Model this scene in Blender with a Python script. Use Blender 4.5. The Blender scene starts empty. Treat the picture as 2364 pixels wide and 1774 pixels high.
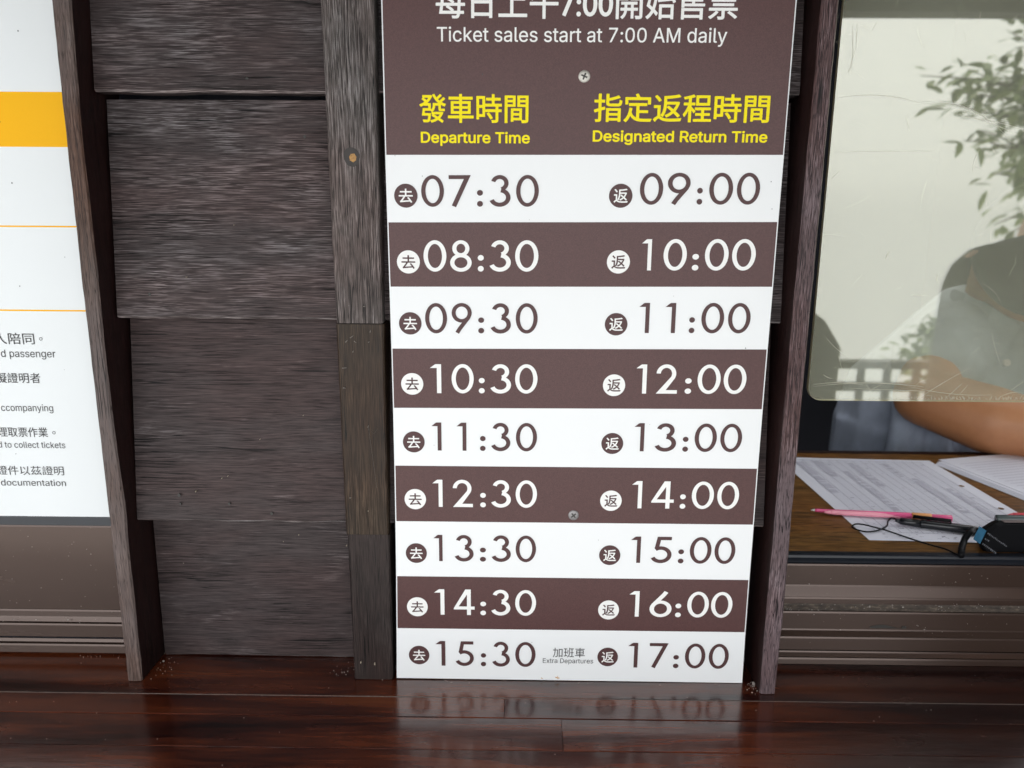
import bpy, bmesh, math, random
from mathutils import Vector, Matrix, noise as mnoise
from mathutils.geometry import tessellate_polygon, interpolate_bezier, delaunay_2d_cdt
random.seed(7)
SC = bpy.context.scene
COL = SC.collection
R = math.radians

# ------------------------------------------------------------------ camera
F_PX, CAM = 1776.0, Vector((0.112985, -0.66415, 0.439964))
PITCH, YAW, ROLL = -0.217258, 0.009380, 0.006881
def _basis():
    cy, sy, cp, sp, cr, sr = math.cos(YAW), math.sin(YAW), math.cos(PITCH), math.sin(PITCH), math.cos(ROLL), math.sin(ROLL)
    f = Vector((-sy*cp, cy*cp, sp)); r = Vector((cy, sy, 0)); u = r.cross(f)
    return cr*r + sr*u, -sr*r + cr*u, f
RX, UX, FX = _basis()
cam = bpy.data.cameras.new('camera'); camo = bpy.data.objects.new('camera', cam); COL.objects.link(camo)
M = Matrix((RX, UX, -FX)).transposed().to_4x4(); M.translation = CAM
camo.matrix_world = M
cam.sensor_width = 36; cam.lens = F_PX/2364*36; cam.clip_start = 0.02; cam.clip_end = 2000
cam.dof.use_dof = True; cam.dof.focus_distance = 0.68; cam.dof.aperture_fstop = 7.2
SC.camera = camo

# ------------------------------------------------------------------ sky, sun, exposure
SUN_EL, SUN_AZ = R(55), R(200)
w = bpy.data.worlds.new("World"); SC.world = w; w.use_nodes = True
nt = w.node_tree; nt.nodes.clear()
sky = nt.nodes.new('ShaderNodeTexSky'); sky.sky_type = 'NISHITA'; sky.sun_disc = False
sky.sun_elevation = SUN_EL; sky.sun_rotation = SUN_AZ; sky.dust_density = 4; sky.air_density = 1.0
hs = nt.nodes.new('ShaderNodeHueSaturation'); hs.inputs['Saturation'].default_value = 0.13
bg = nt.nodes.new('ShaderNodeBackground'); bg.inputs['Strength'].default_value = 0.15
wo = nt.nodes.new('ShaderNodeOutputWorld')
cl = nt.nodes.new('ShaderNodeMix'); cl.data_type = 'RGBA'; cl.inputs[0].default_value = .72; cl.inputs[7].default_value = (5.6, 5.75, 5.85, 1)   # even white cloud and mist over the clear sky
nt.links.new(sky.outputs[0], hs.inputs['Color']); nt.links.new(hs.outputs[0], cl.inputs[6]); nt.links.new(cl.outputs[2], bg.inputs[0]); nt.links.new(bg.outputs[0], wo.inputs[0])
sl = bpy.data.lights.new('sun', 'SUN'); sl.energy = 1.2; sl.angle = R(25); sl.color = (1, .97, .93)
so = bpy.data.objects.new('sun', sl); COL.objects.link(so)
sd = Vector((math.sin(SUN_AZ)*math.cos(SUN_EL), math.cos(SUN_AZ)*math.cos(SUN_EL), math.sin(SUN_EL)))
so.rotation_euler = sd.to_track_quat('Z', 'Y').to_euler()
SC.view_settings.view_transform = 'Standard'; SC.view_settings.look = 'None'
SC.view_settings.exposure = 1.70; SC.view_settings.gamma = 1
SC.render.engine = 'CYCLES'
SC.cycles.use_denoising = True
SC.cycles.max_bounces = 10; SC.cycles.transparent_max_bounces = 16; SC.cycles.sample_clamp_indirect = 6

# ------------------------------------------------------------------ real-world points measured from the photo
def _ray(u, v): return FX*F_PX + RX*(u - 1182) + UX*(887 - v)
def on_y(u, v, y):
    d = _ray(u, v); return CAM + d*((y - CAM.y)/d.y)
def on_z(u, v, z):
    d = _ray(u, v); return CAM + d*((z - CAM.z)/d.z)

# ------------------------------------------------------------------ helpers
def link(name, me, mats, parent=None):
    o = bpy.data.objects.new(name, me); COL.objects.link(o)
    for m in (mats if isinstance(mats, (list, tuple)) else [mats]): me.materials.append(m)
    if parent is not None:
        o.parent = parent
        o.matrix_parent_inverse = parent.matrix_world.inverted()
    return o
def fin(name, bm, mats, parent=None, smooth=False, recalc=True):
    if recalc: bmesh.ops.recalc_face_normals(bm, faces=bm.faces[:])
    me = bpy.data.meshes.new(name); bm.to_mesh(me); bm.free()
    if smooth:
        for p in me.polygons: p.use_smooth = True
    return link(name, me, mats, parent)
def tag(o, label=None, cat=None, group=None, kind=None):
    if label: o['label'] = label
    if cat: o['category'] = cat
    if group: o['group'] = group
    if kind: o['kind'] = kind
    return o
def thing(name, loc, label, cat, group=None):
    o = bpy.data.objects.new(name, None); COL.objects.link(o); o.empty_display_size = .02
    o.location = loc; o.matrix_world = Matrix.Translation(Vector(loc))
    return tag(o, label, cat, group)
def box(bm, x0, x1, y0, y1, z0, z1, mi=0):
    r = bmesh.ops.create_cube(bm, size=1)
    for v in r['verts']:
        v.co = Vector((x0 + (v.co.x + .5)*(x1 - x0), y0 + (v.co.y + .5)*(y1 - y0), z0 + (v.co.z + .5)*(z1 - z0)))
    for f in {f for v in r['verts'] for f in v.link_faces}: f.material_index = mi
    return r['verts']
def bevel(bm, w, seg=2, ang=0.6):
    es = [e for e in bm.edges if len(e.link_faces) == 2 and e.calc_face_angle(0) > ang]
    bmesh.ops.bevel(bm, geom=es, offset=w, segments=seg, affect='EDGES', profile=.6)
def prism_xz(bm, pts, y0, y1, mi_side=0, mi_face=0):
    a = [bm.verts.new((p[0], y0, p[1])) for p in pts]; b = [bm.verts.new((p[0], y1, p[1])) for p in pts]
    n = len(pts)
    bm.faces.new(a).material_index = mi_face; bm.faces.new(b[::-1]).material_index = mi_face
    for i in range(n):
        bm.faces.new((a[i], a[(i+1) % n], b[(i+1) % n], b[i])).material_index = mi_side
def profile_x(bm, prof, x0, x1, seg=1):
    rows = []
    for k in range(seg + 1):
        x = x0 + (x1 - x0)*k/seg
        rows.append([bm.verts.new((x, p[0], p[1])) for p in prof])
    n = len(prof)
    for k in range(seg):
        for i in range(n):
            bm.faces.new((rows[k][i], rows[k][(i+1) % n], rows[k+1][(i+1) % n], rows[k+1][i]))
    bm.faces.new(rows[0]); bm.faces.new(rows[-1][::-1])
def tube(bm, pts, rad, n=8, cap=True):
    pts = [Vector(p) for p in pts]; rings = []
    for i, p in enumerate(pts):
        t = (pts[min(i+1, len(pts)-1)] - pts[max(i-1, 0)]).normalized()
        a = t.cross(Vector((0, 0, 1)))
        if a.length < .05: a = t.cross(Vector((0, 1, 0)))
        a.normalize(); b = t.cross(a)
        r = rad[i] if isinstance(rad, (list, tuple)) else rad
        rings.append([bm.verts.new(p + (a*math.cos(2*math.pi*k/n) + b*math.sin(2*math.pi*k/n))*r) for k in range(n)])
    for i in range(len(rings)-1):
        for k in range(n):
            bm.faces.new((rings[i][k], rings[i][(k+1) % n], rings[i+1][(k+1) % n], rings[i+1][k]))
    if cap:
        bm.faces.new(rings[0][::-1]); bm.faces.new(rings[-1])

# ------------------------------------------------------------------ materials
class Mt:
    def __init__(s, name):
        s.m = bpy.data.materials.new(name); s.m.use_nodes = True; s.t = s.m.node_tree
        s.b = s.t.nodes['Principled BSDF']; s.out = s.t.nodes['Material Output']
    def n(s, typ, **kw):
        x = s.t.nodes.new(typ)
        for k, v in kw.items():
            if k in x.inputs.keys(): x.inputs[k].default_value = v
            else: setattr(x, k, v)
        return x
    def l(s, a, b): s.t.links.new(a, b)
    def set(s, **kw):
        for k, v in kw.items():
            k = k.replace('_', ' ')
            s.b.inputs[k].default_value = (*v, 1) if isinstance(v, tuple) and len(v) == 3 and 'Color' in k else v
        return s
    def coords(s, scale, loc=(0, 0, 0), warp=0.0, warp_scale=20):
        tc = s.n('ShaderNodeTexCoord'); src = tc.outputs['Object']
        if warp:
            nz = s.n('ShaderNodeTexNoise', Scale=warp_scale, Detail=2.0); s.l(src, nz.inputs['Vector'])
            sub = s.n('ShaderNodeVectorMath', operation='SUBTRACT'); s.l(nz.outputs['Color'], sub.inputs[0]); sub.inputs[1].default_value = (.5, .5, .5)
            sc = s.n('ShaderNodeVectorMath', operation='SCALE'); s.l(sub.outputs[0], sc.inputs[0]); sc.inputs['Scale'].default_value = warp
            ad = s.n('ShaderNodeVectorMath', operation='ADD'); s.l(src, ad.inputs[0]); s.l(sc.outputs[0], ad.inputs[1]); src = ad.outputs[0]
        mp = s.n('ShaderNodeMapping'); s.l(src, mp.inputs['Vector'])
        mp.inputs['Scale'].default_value = scale; mp.inputs['Location'].default_value = loc
        return mp.outputs[0]
    def noise(s, vec, scale=1.0, detail=4.0, rough=.6, dist=0.0):
        x = s.n('ShaderNodeTexNoise', Scale=scale, Detail=detail, Roughness=rough, Distortion=dist); s.l(vec, x.inputs['Vector']); return x.outputs['Fac']
    def ramp(s, fac, stops):
        x = s.n('ShaderNodeValToRGB'); e = x.color_ramp.elements
        while len(e) < len(stops): e.new(.5)
        for i, (p, c) in enumerate(stops):
            e[i].position = p; e[i].color = (*c, 1) if len(c) == 3 else c
        s.l(fac, x.inputs[0]); return x.outputs[0]
    def mr(s, fac, a, b, c, d):
        x = s.n('ShaderNodeMapRange'); s.l(fac, x.inputs[0])
        for i, v in enumerate((a, b, c, d)): x.inputs[i+1].default_value = v
        return x.outputs[0]
    def math(s, op, a, b):
        x = s.n('ShaderNodeMath', operation=op)
        for i, v in enumerate((a, b)):
            if isinstance(v, (int, float)): x.inputs[i].default_value = v
            else: s.l(v, x.inputs[i])
        return x.outputs[0]
    def mix(s, fac, a, b, blend='MIX'):
        x = s.n('ShaderNodeMix', data_type='RGBA', blend_type=blend)
        if isinstance(fac, (int, float)): x.inputs[0].default_value = fac
        else: s.l(fac, x.inputs[0])
        for i, v in ((6, a), (7, b)):
            if isinstance(v, tuple): x.inputs[i].default_value = (*v, 1)
            else: s.l(v, x.inputs[i])
        return x.outputs[2]
    def bump(s, h, strength=.5, dist=.001, nrm=None):
        x = s.n('ShaderNodeBump'); x.inputs['Strength'].default_value = strength; x.inputs['Distance'].default_value = dist
        s.l(h, x.inputs['Height'])
        if nrm: s.l(nrm, x.inputs['Normal'])
        return x.outputs[0]

def plain(name, col, rough=.5, spec=.5, metal=0, coat=0, nscale=0, namp=.12):
    m = Mt(name); m.set(Base_Color=col, Roughness=rough, Specular_IOR_Level=spec, Metallic=metal, Coat_Weight=coat)
    if nscale:
        f = m.noise(m.coords((nscale,)*3), 1, 3)
        m.l(m.mix(f, tuple(c*(1-namp*2) for c in col), tuple(min(1, c*(1+namp*2)) for c in col)), m.b.inputs['Base Color'])
    return m.m

def wood(name, dark, mid, light, vertical=False, seed=0, wear_sheen=.5, rough=.55, bump=.6, tint=None, spec=.22, fine=1700, lobe=.0016, pore=(.26, .38), pal=60):
    """weathered stained timber: dark pores, fine streaks along the grain and pale worn patches with sheen painted into the streaks"""
    m = Mt(name); loc = (seed*3.17, seed*1.7, seed*2.3)
    al = 42
    sc = (fine, fine, al) if vertical else (al, fine, fine)
    sb = (130, 130, 7) if vertical else (7, 130, 130)
    vec = m.coords(sc, loc, warp=lobe, warp_scale=14)
    f1 = m.noise(vec, 1, 2, .6)
    f2 = m.noise(m.coords(sb, loc, warp=.006, warp_scale=9), 1, 4, .6)
    patch = m.noise(m.coords((26, 26, 14) if vertical else (12, 26, 34), loc), 1, 5, .66)
    base = m.ramp(m.math('ADD', m.math('MULTIPLY', f1, .82), m.math('MULTIPLY', f2, .18)), [(.34, dark), (.5, mid), (.66, tuple(c*1.6 for c in mid))])
    streak = m.mr(f1, .50, .62, 0, 1)
    pm = m.mr(patch, .62 - .3*wear_sheen, .95 - .3*wear_sheen, 0, 1)
    base = m.mix(m.math('MULTIPLY', m.math('MULTIPLY', streak, pm), 1.0), base, light)  # pale streaks: worn wood plus specular highlights put into the base colour
    warm = m.mr(m.noise(m.coords((11, 11, 6) if vertical else (5, 14, 14), (seed, 3, 8)), 1, 3, .6), .40, .62, 0, 1)
    base = m.mix(m.math('MULTIPLY', warm, .55), base, (1.16, .90, .85), 'MULTIPLY')
    if tint:
        big = m.mr(m.noise(m.coords((9, 9, 5), loc), 1, 3), .42, .62, 0, 1)
        base = m.mix(m.math('MULTIPLY', big, .7), base, tint, 'MIX')
    pores = m.mr(m.noise(m.coords((fine*1.1, fine*1.1, pal) if vertical else (pal*.5, fine*.6, fine*.6), (5+seed, 1, 2), warp=lobe, warp_scale=14), 1, 3, .55), pore[0], pore[1], 0, 1)
    base = m.mix(pores, tuple(c*.3 for c in dark), base)
    ck = m.noise(m.coords((260, 260, 4) if vertical else (3.2, 260, 260), (seed*1.1, 4, seed), warp=.002, warp_scale=20), 1, 2, .5)
    crack = m.mr(m.math('ABSOLUTE', m.math('SUBTRACT', ck, .5), 0), .006, .022, 0, 1)
    gate = m.mr(m.noise(m.coords((30, 30, 9) if vertical else (9, 30, 30), (2, seed, 6)), 1, 2), .50, .58, 1, 0)
    crack = m.math('MAXIMUM', crack, gate)
    base = m.mix(crack, tuple(c*.25 for c in dark), base)
    pores = m.math('MULTIPLY', pores, crack)
    m.l(base, m.b.inputs['Base Color'])
    m.l(m.mr(patch, .3, .7, rough - .1, rough + .14), m.b.inputs['Roughness'])
    m.b.inputs['Specular IOR Level'].default_value = spec
    h = m.math('ADD', m.math('MULTIPLY', f1, .55), m.math('ADD', m.math('MULTIPLY', pores, .35), m.math('MULTIPLY', f2, .5)))
    m.l(m.bump(h, bump, .0009), m.b.inputs['Normal'])
    return m.m

W_SIDING = [wood('weathered_siding_wood', (.0145, .0105, .0105), (.047, .0362, .0360), (.24, .22, .225), seed=i, wear_sheen=wv, rough=rg, bump=bp)
            for i, (wv, rg, bp) in enumerate([(.70, .5, .8), (.80, .48, .9), (.18, .58, .5), (.24, .56, .5)])]
W_EDGE = wood('worn_board_edge', (.02, .016, .016), (.11, .096, .094), (.48, .45, .45), seed=9, wear_sheen=.95, rough=.5, bump=.8)
W_BAT_TOP = wood('grey_batten_wood', (.020, .0155, .0145), (.086, .073, .068), (.36, .34, .34), True, 11, .85, .5, 1.0, pore=(.32, .44))
W_BAT_MID = wood('olive_painted_batten_wood', (.009, .0055, .0034), (.031, .0195, .0115), (.11, .080, .055), True, 12, .5, .42, .5, spec=.25, pal=14)
W_BAT_LOW = wood('dark_stained_batten_wood', (.007, .005, .0048), (.026, .0185, .017), (.09, .076, .072), True, 13, .45, .45, .7, spec=.25)
W_LEFT = wood('brown_batten_wood', (.015, .008, .006), (.076, .043, .030), (.26, .215, .195), True, 14, .6, .5, .9, tint=(.13, .108, .105), pore=(.30, .42), pal=90)
W_RIGHT = wood('purplish_batten_wood', (.012, .006, .007), (.074, .044, .044), (.32, .27, .29), True, 15, .7, .42, 1.0, tint=(.15, .115, .125), pore=(.34, .45), pal=120)
W_SIDE = wood('shade_darkened_red_brown_wood', (.006, .003, .003), (.017, .0065, .006), (.05, .03, .027), True, 16, .15, .55, .4)  # red-brown of its own, with shade of the batten gaps put into the tone
W_DESK = wood('oak_desk_laminate', (.064, .028, .007), (.145, .070, .019), (.20, .105, .038), False, 21, .4, .4, .1, fine=420, lobe=.002)
W_RAILING = wood('grey_railing_wood', (.05, .05, .046), (.10, .10, .092), (.18, .18, .165), False, 22, .4, .7, .3)
W_EAVE = wood('dark_eave_wood', (.02, .018, .016), (.045, .04, .036), (.09, .08, .07), False, 23, .3, .7, .3)

def m_ledge(seed):
    m = Mt('varnished_ledge_wood')
    f1 = m.noise(m.coords((11, 260, 260), (seed*2.1, seed, 0), warp=.01, warp_scale=8), 1, 5, .6)
    f2 = m.noise(m.coords((3.5, 26, 26), (seed*1.3, seed*4, 0), warp=.02, warp_scale=5), 1, 4, .6, .8)
    c = m.ramp(m.math('ADD', m.math('MULTIPLY', f1, .25), m.math('MULTIPLY', f2, .75)), [(.34, (.007, .0018, .0018)), (.45, (.042, .0085, .0048)), (.55, (.110, .024, .0085)), (.70, (.160, .042, .013))])
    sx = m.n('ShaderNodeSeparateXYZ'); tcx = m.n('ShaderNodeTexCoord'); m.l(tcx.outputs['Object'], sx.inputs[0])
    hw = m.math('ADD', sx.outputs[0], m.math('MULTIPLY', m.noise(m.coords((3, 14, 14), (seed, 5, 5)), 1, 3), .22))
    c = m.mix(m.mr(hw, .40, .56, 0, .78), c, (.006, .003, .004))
    worn = m.mr(m.noise(m.coords((60, 600, 600), (seed, 2, 1)), 1, 4, .6), .70, .80, 0, .25)
    c = m.mix(worn, c, (.16, .10, .08))
    m.l(c, m.b.inputs['Base Color'])
    m.l(m.mr(m.noise(m.coords((8, 30, 30), (seed, 0, 3)), 1, 4), .3, .7, .17, .30), m.b.inputs['Roughness'])
    m.b.inputs['Specular IOR Level'].default_value = .5
    m.b.inputs['Coat Weight'].default_value = .8; m.b.inputs['Coat Roughness'].default_value = .15; m.b.inputs['Coat IOR'].default_value = 1.5
    h1 = m.noise(m.coords((9, 55, 55), (seed, 0, 0)), 1, 3, .5)
    h2 = m.noise(m.coords((40, 900, 900), (seed, 7, 0)), 1, 3, .6)
    b = m.bump(h1, .34, .0018); m.l(m.bump(h2, .22, .0003, b), m.b.inputs['Normal'])
    return m.m
W_LEDGE = [m_ledge(i) for i in range(7)]

def m_alu():
    m = Mt('brown_anodised_aluminium')
    f = m.noise(m.coords((4, 18, 18)), 1, 4, .6); sp = m.noise(m.coords((500, 500, 500)), 1, 2)
    c = m.mix(f, (.064, .039, .030), (.080, .052, .041))
    c = m.mix(m.mr(sp, .74, .78, 0, .8), c, (.30, .26, .22))
    m.l(c, m.b.inputs['Base Color']); m.set(Metallic=.45, Specular_IOR_Level=.7)
    m.l(m.mr(f, .35, .65, .22, .28), m.b.inputs['Roughness'])
    m.l(m.bump(m.noise(m.coords((3, 18, 18), (3, 1, 1)), 1, 2), .12, .001), m.b.inputs['Normal'])
    return m.m
ALU = m_alu()
def m_dirty():
    m = Mt('dirty_aluminium_groove')
    f = m.noise(m.coords((140, 400, 400)), 1, 6, .7)
    m.l(m.ramp(f, [(.35, (.025, .018, .014)), (.55, (.065, .048, .036)), (.75, (.20, .16, .12))]), m.b.inputs['Base Color']); m.set(Roughness=.7)
    m.l(m.bump(f, .8, .001), m.b.inputs['Normal']); return m.m
ALU_DIRT = m_dirty()
RUBBER = plain('black_rubber_gasket', (.006, .008, .013), .32, .5, nscale=60)

def m_print(name, col, gl=.22, grain=.25, spec=.5):
    """print under a clear satin acrylic face"""
    m = Mt(name)
    g = m.noise(m.coords((1500,)*3), 1, 2, .7)
    big = m.noise(m.coords((6,)*3), 1, 3)
    c = m.mix(m.mr(g, .3, .7, 0, 1), tuple(x*(1-grain) for x in col), tuple(min(.95, x*(1+grain)) for x in col))
    c = m.mix(m.mr(big, .3, .7, 0, .06), c, tuple(x*.8 for x in col))
    m.l(c, m.b.inputs['Base Color']); m.set(Roughness=gl, Specular_IOR_Level=spec)
    m.l(m.bump(m.noise(m.coords((700,)*3), 1, 2), .10, .0004), m.b.inputs['Normal'])
    return m.m
P_WHITE = m_print('white_print', (.80, .815, .82), .35, .012, .4)
P_BROWN = m_print('brown_print', (.078, .0325, .031), .42, .32, .42)
P_TEXT_BROWN = m_print('brown_digit_print', (.078, .036, .036), .42, .25, .3)
P_TEXT_WHITE = m_print('white_digit_print', (.82, .82, .80), .4, .01, .3)
P_YELLOW = m_print('yellow_letter_print', (.88, .74, .010), .4, .03, .12)
P_BLACK = plain('dark_grey_letter_print', (.035, .033, .034), .5)
EDGE_GREEN = plain('pale_green_acrylic_edge', (.60, .74, .70), .2)
N_WHITE = m_print('notice_white_print', (.77, .80, .81), .3, .006, .25)
N_YELLOW = m_print('notice_yellow_print', (.90, .46, .003), .35, .02, .12)
STEEL = plain('dull_steel', (.56, .54, .49), .5, metal=.5, nscale=900, namp=.1)
STEEL_DARK = plain('dull_dark_steel', (.28, .27, .27), .5, metal=.5, nscale=900, namp=.1)
RECESS = plain('dark_recess', (.03, .028, .025), .5)
SCUFF = plain('pale_scuffed_wood', (.15, .13, .115), .7, nscale=900, namp=.4)
FLECK = plain('pale_fleck', (.34, .29, .22), .8)
RUST = plain('rust_stain', (.55, .30, .10), .7)
DUST = plain('grey_dust', (.17, .145, .13), .9, nscale=700, namp=.4)
CRUMB = plain('pale_crumb', (.30, .27, .245), .9)
KNOT_D = plain('dark_plug_wood', (.016, .010, .007), .5, nscale=500, namp=.3)
KNOT_L = plain('ochre_plug_wood', (.36, .19, .055), .6, nscale=700, namp=.4)
WHITEWALL = plain('white_ceiling_paint', (.78, .78, .76), .9)
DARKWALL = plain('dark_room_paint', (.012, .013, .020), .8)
PAPER = plain('white_paper', (.72, .72, .80), .7, nscale=12, namp=.02)
INK = plain('grey_print_ink', (.30, .29, .36), .8)
INK_L = plain('light_grey_print_ink', (.50, .49, .57), .8)
INK_D = plain('dark_print_ink', (.10, .09, .13), .8)
PINK = plain('pink_translucent_plastic', (.78, .10, .27), .2)
PINK_L = plain('pale_pink_plastic', (.85, .33, .42), .2)
ORANGE = plain('orange_plastic', (.85, .38, .13), .35)
RED = plain('red_plastic', (.65, .03, .06), .3)
BLACK = plain('black_plastic', (.010, .011, .014), .25)
BLACK_M = plain('matt_black_plastic', (.0035, .0035, .0045), .5, .12)
GUN = plain('grey_gloss_plastic', (.07, .085, .085), .2)
SCREEN = plain('grey_screen_glass', (.19, .155, .15), .12)
STICK = plain('blue_sticker', (.06, .22, .38), .35, nscale=160, namp=.35)
TINY = plain('grey_tiny_print', (.16, .17, .19), .6)
SKIN = Mt('skin')
_f = SKIN.noise(SKIN.coords((40,)*3), 1, 4); SKIN.l(SKIN.mix(_f, (.40, .165, .072), (.56, .26, .125)), SKIN.b.inputs['Base Color'])
SKIN.set(Roughness=.45); SKIN.l(SKIN.bump(SKIN.noise(SKIN.coords((600,)*3), 1, 3), .12, .0006), SKIN.b.inputs['Normal']); SKIN = SKIN.m
def m_cloth(name, c):
    m = Mt(name); f = m.noise(m.coords((25,)*3), 1, 4); tw = m.noise(m.coords((900, 900, 1800)), 1, 2)
    m.l(m.mix(m.mr(f, .3, .7, 0, 1), tuple(x*.85 for x in c), tuple(x*1.1 for x in c)), m.b.inputs['Base Color']); m.set(Roughness=.85, Specular_IOR_Level=.2)
    m.l(m.bump(tw, .3, .0005), m.b.inputs['Normal']); return m.m
SHIRT = m_cloth('blue_grey_shirt_cloth', (.42, .475, .60))
JACKET = m_cloth('charcoal_jacket_cloth', (.025, .027, .030)); TROUSER = m_cloth('dark_trouser_cloth', (.02, .02, .025))
HAIR = plain('black_hair', (.012, .011, .011), .45, nscale=300, namp=.3)
CONCRETE = plain('pale_concrete', (.52, .51, .49), .9, nscale=.8, namp=.06)
DECK = plain('grey_paving', (.24, .235, .225), .85, nscale=6, namp=.1)
LEAF = [plain('leaf_green', c, .5, nscale=3, namp=.2) for c in ((.12, .17, .055), (.16, .21, .07), (.085, .125, .045))]
BARK = plain('bark', (.05, .04, .03), .9, nscale=20, namp=.3)

def m_pane():
    m = Mt('tinted_reflective_acrylic'); t = m.t; t.nodes.remove(m.b)
    tr = m.n('ShaderNodeBsdfTransparent'); tr.inputs[0].default_value = (.93, .925, .82, 1)
    gl = m.n('ShaderNodeBsdfGlossy'); gl.inputs['Color'].default_value = (1, 1, .94, 1); gl.inputs['Roughness'].default_value = .012
    df = m.n('ShaderNodeBsdfDiffuse'); df.inputs[0].default_value = (.72, .74, .62, 1)
    a = m.n('ShaderNodeMixShader'); a.inputs[0].default_value = .185; m.l(tr.outputs[0], a.inputs[1]); m.l(gl.outputs[0], a.inputs[2])
    hz = m.mr(m.noise(m.coords((9, 9, 9)), 1, 3, .5), .3, .7, .115, .145)
    b = m.n('ShaderNodeMixShader'); m.l(hz, b.inputs[0]); m.l(a.outputs[0], b.inputs[1]); m.l(df.outputs[0], b.inputs[2])
    m.l(b.outputs[0], m.out.inputs[0]); return m.m
PANE = m_pane()
PANE_EDGE = plain('yellowed_acrylic_edge', (.66, .58, .36), .35)
def m_scr():
    m = Mt('scratch_white'); t = m.t; t.nodes.remove(m.b)
    tr = m.n('ShaderNodeBsdfTransparent'); df = m.n('ShaderNodeBsdfDiffuse'); df.inputs[0].default_value = (.62, .60, .50, 1)
    a = m.n('ShaderNodeMixShader'); a.inputs[0].default_value = .6; m.l(tr.outputs[0], a.inputs[1]); m.l(df.outputs[0], a.inputs[2]); m.l(a.outputs[0], m.out.inputs[0]); return m.m
SCRATCH = m_scr()

# ================================================================== THE SETTING
bm = bmesh.new(); rows = []
for y, z in ((900, -1.2), (3, -.95), (-4.2, -.95), (-6, -1.6), (-12, -8), (-60, -60), (-700, -700)):
    rows.append([bm.verts.new((x, y, z)) for x in (-900, -60, -20, -6, 0, 6, 20, 60, 900)])
for a_, b_ in zip(rows, rows[1:]):
    for i in range(8): bm.faces.new((a_[i], a_[i+1], b_[i+1], b_[i]))
tag(fin('ground', bm, CONCRETE), kind='structure')
bm = bmesh.new(); box(bm, -4, 5, -1.75, .03, -.946, -.90)
tag(fin('pavement', bm, DECK), kind='structure')

# ================================================================== BOOTH WALL (siding, battens)
wall = thing('booth_wall', (.05, .03, 0), 'dark weathered wooden wall of lapped boards with upright battens, behind the timetable sign', 'wall')
def siding(name, zb, zt, yb, yt, x0, x1, thick, mat, seed):
    bm = bmesh.new(); n = 48; rows = []
    for k in range(n + 1):
        x = x0 + (x1 - x0)*k/n
        j = (mnoise.noise(Vector((x*23, seed*7.1, 0)))*.0011 + mnoise.noise(Vector((x*90, seed*3.3, 4)))*.0004)
        jy = mnoise.noise(Vector((x*6, seed*5.1, 9)))*.0012
        c = .0020
        P = [(yb + c + jy, zb + j), (yb + jy, zb + c + j*.6), (yb + (yt-yb)*.5 + jy, (zb+zt)/2), (yt + jy, zt), (yt + thick, zt), (yb + thick, zb + j)]
        rows.append([bm.verts.new((x, p[0], p[1])) for p in P])
    for k in range(n):
        for i in range(6):
            bm.faces.new((rows[k][i], rows[k][(i+1) % 6], rows[k+1][(i+1) % 6], rows[k+1][i])).material_index = 1 if i == 0 else 0
    bm.faces.new(rows[0]); bm.faces.new(rows[-1][::-1])
    return fin(name, bm, [mat, W_EDGE], wall)
XL, XR = -.2436, .3432
siding('siding_board', .5375, .78, .0125, .036, XL, XR, .016, W_SIDING[0], 1)
siding('siding_board', .3475, .5342, .0118, .0312, XL - .001, XR - .0005, .016, W_SIDING[1], 2)
siding('siding_board', .1570, .3600, .0082, .0345, XL, XR - .002, .016, W_SIDING[2], 3)
siding('siding_board', .0010, .1700, .0345, .0375, XL + .0005, XR - .001, .012, W_SIDING[3], 4)
bm = bmesh.new()
box(bm, -.262, .362, .058, .075, .0, 1.35); box(bm, -1.6, -.2621, .060, .077, .80, 1.35); box(bm, .3621, 1.9, .060, .077, .80, 1.35)
box(bm, -1.6, 1.9, .061, .078, -.946, -.045)
fin('back_panel', bm, DARKWALL, wall)

def batten(name, zs, xl, xr, yf, yb, mats, seed, jit=.0007, parent=wall):
    """upright with wavering worn edges; material 1 goes on the returns"""
    bm = bmesh.new(); rings = []; m = 70
    def lerp(t, arr):
        for i in range(len(zs)-1):
            if zs[i] <= t <= zs[i+1]:
                q = (t - zs[i])/(zs[i+1]-zs[i]); return arr[i]*(1-q) + arr[i+1]*q
        return arr[-1]
    for k in range(m + 1):
        z = zs[0] + (zs[-1]-zs[0])*k/m
        a = lerp(z, xl) + mnoise.noise(Vector((z*30, seed, 0)))*jit + mnoise.noise(Vector((z*140, seed, 2)))*jit*.5
        b = lerp(z, xr) + mnoise.noise(Vector((z*30, seed, 5)))*jit + mnoise.noise(Vector((z*140, seed, 7)))*jit*.5
        f = yf + mnoise.noise(Vector((z*20, seed, 8)))*jit*.6
        c = .0013 + .0006*mnoise.noise(Vector((z*60, seed, 11)))
        rings.append([bm.verts.new(p) for p in ((a, f+c*1.4, z), (a+c, f, z), ((a+b)/2, f-.0002, z), (b-c, f, z), (b, f+c*1.4, z), (b, yb, z), (a, yb, z))])
    for k in range(m):
        for i in range(7):
            fc = bm.faces.new((rings[k][i], rings[k][(i+1) % 7], rings[k+1][(i+1) % 7], rings[k+1][i]))
            fc.material_index = 1 if (i >= 4 and len(mats) > 1) else 0
    bm.faces.new(rings[0]); bm.faces.new(rings[-1][::-1])
    return fin(name, bm, mats, parent)
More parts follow.
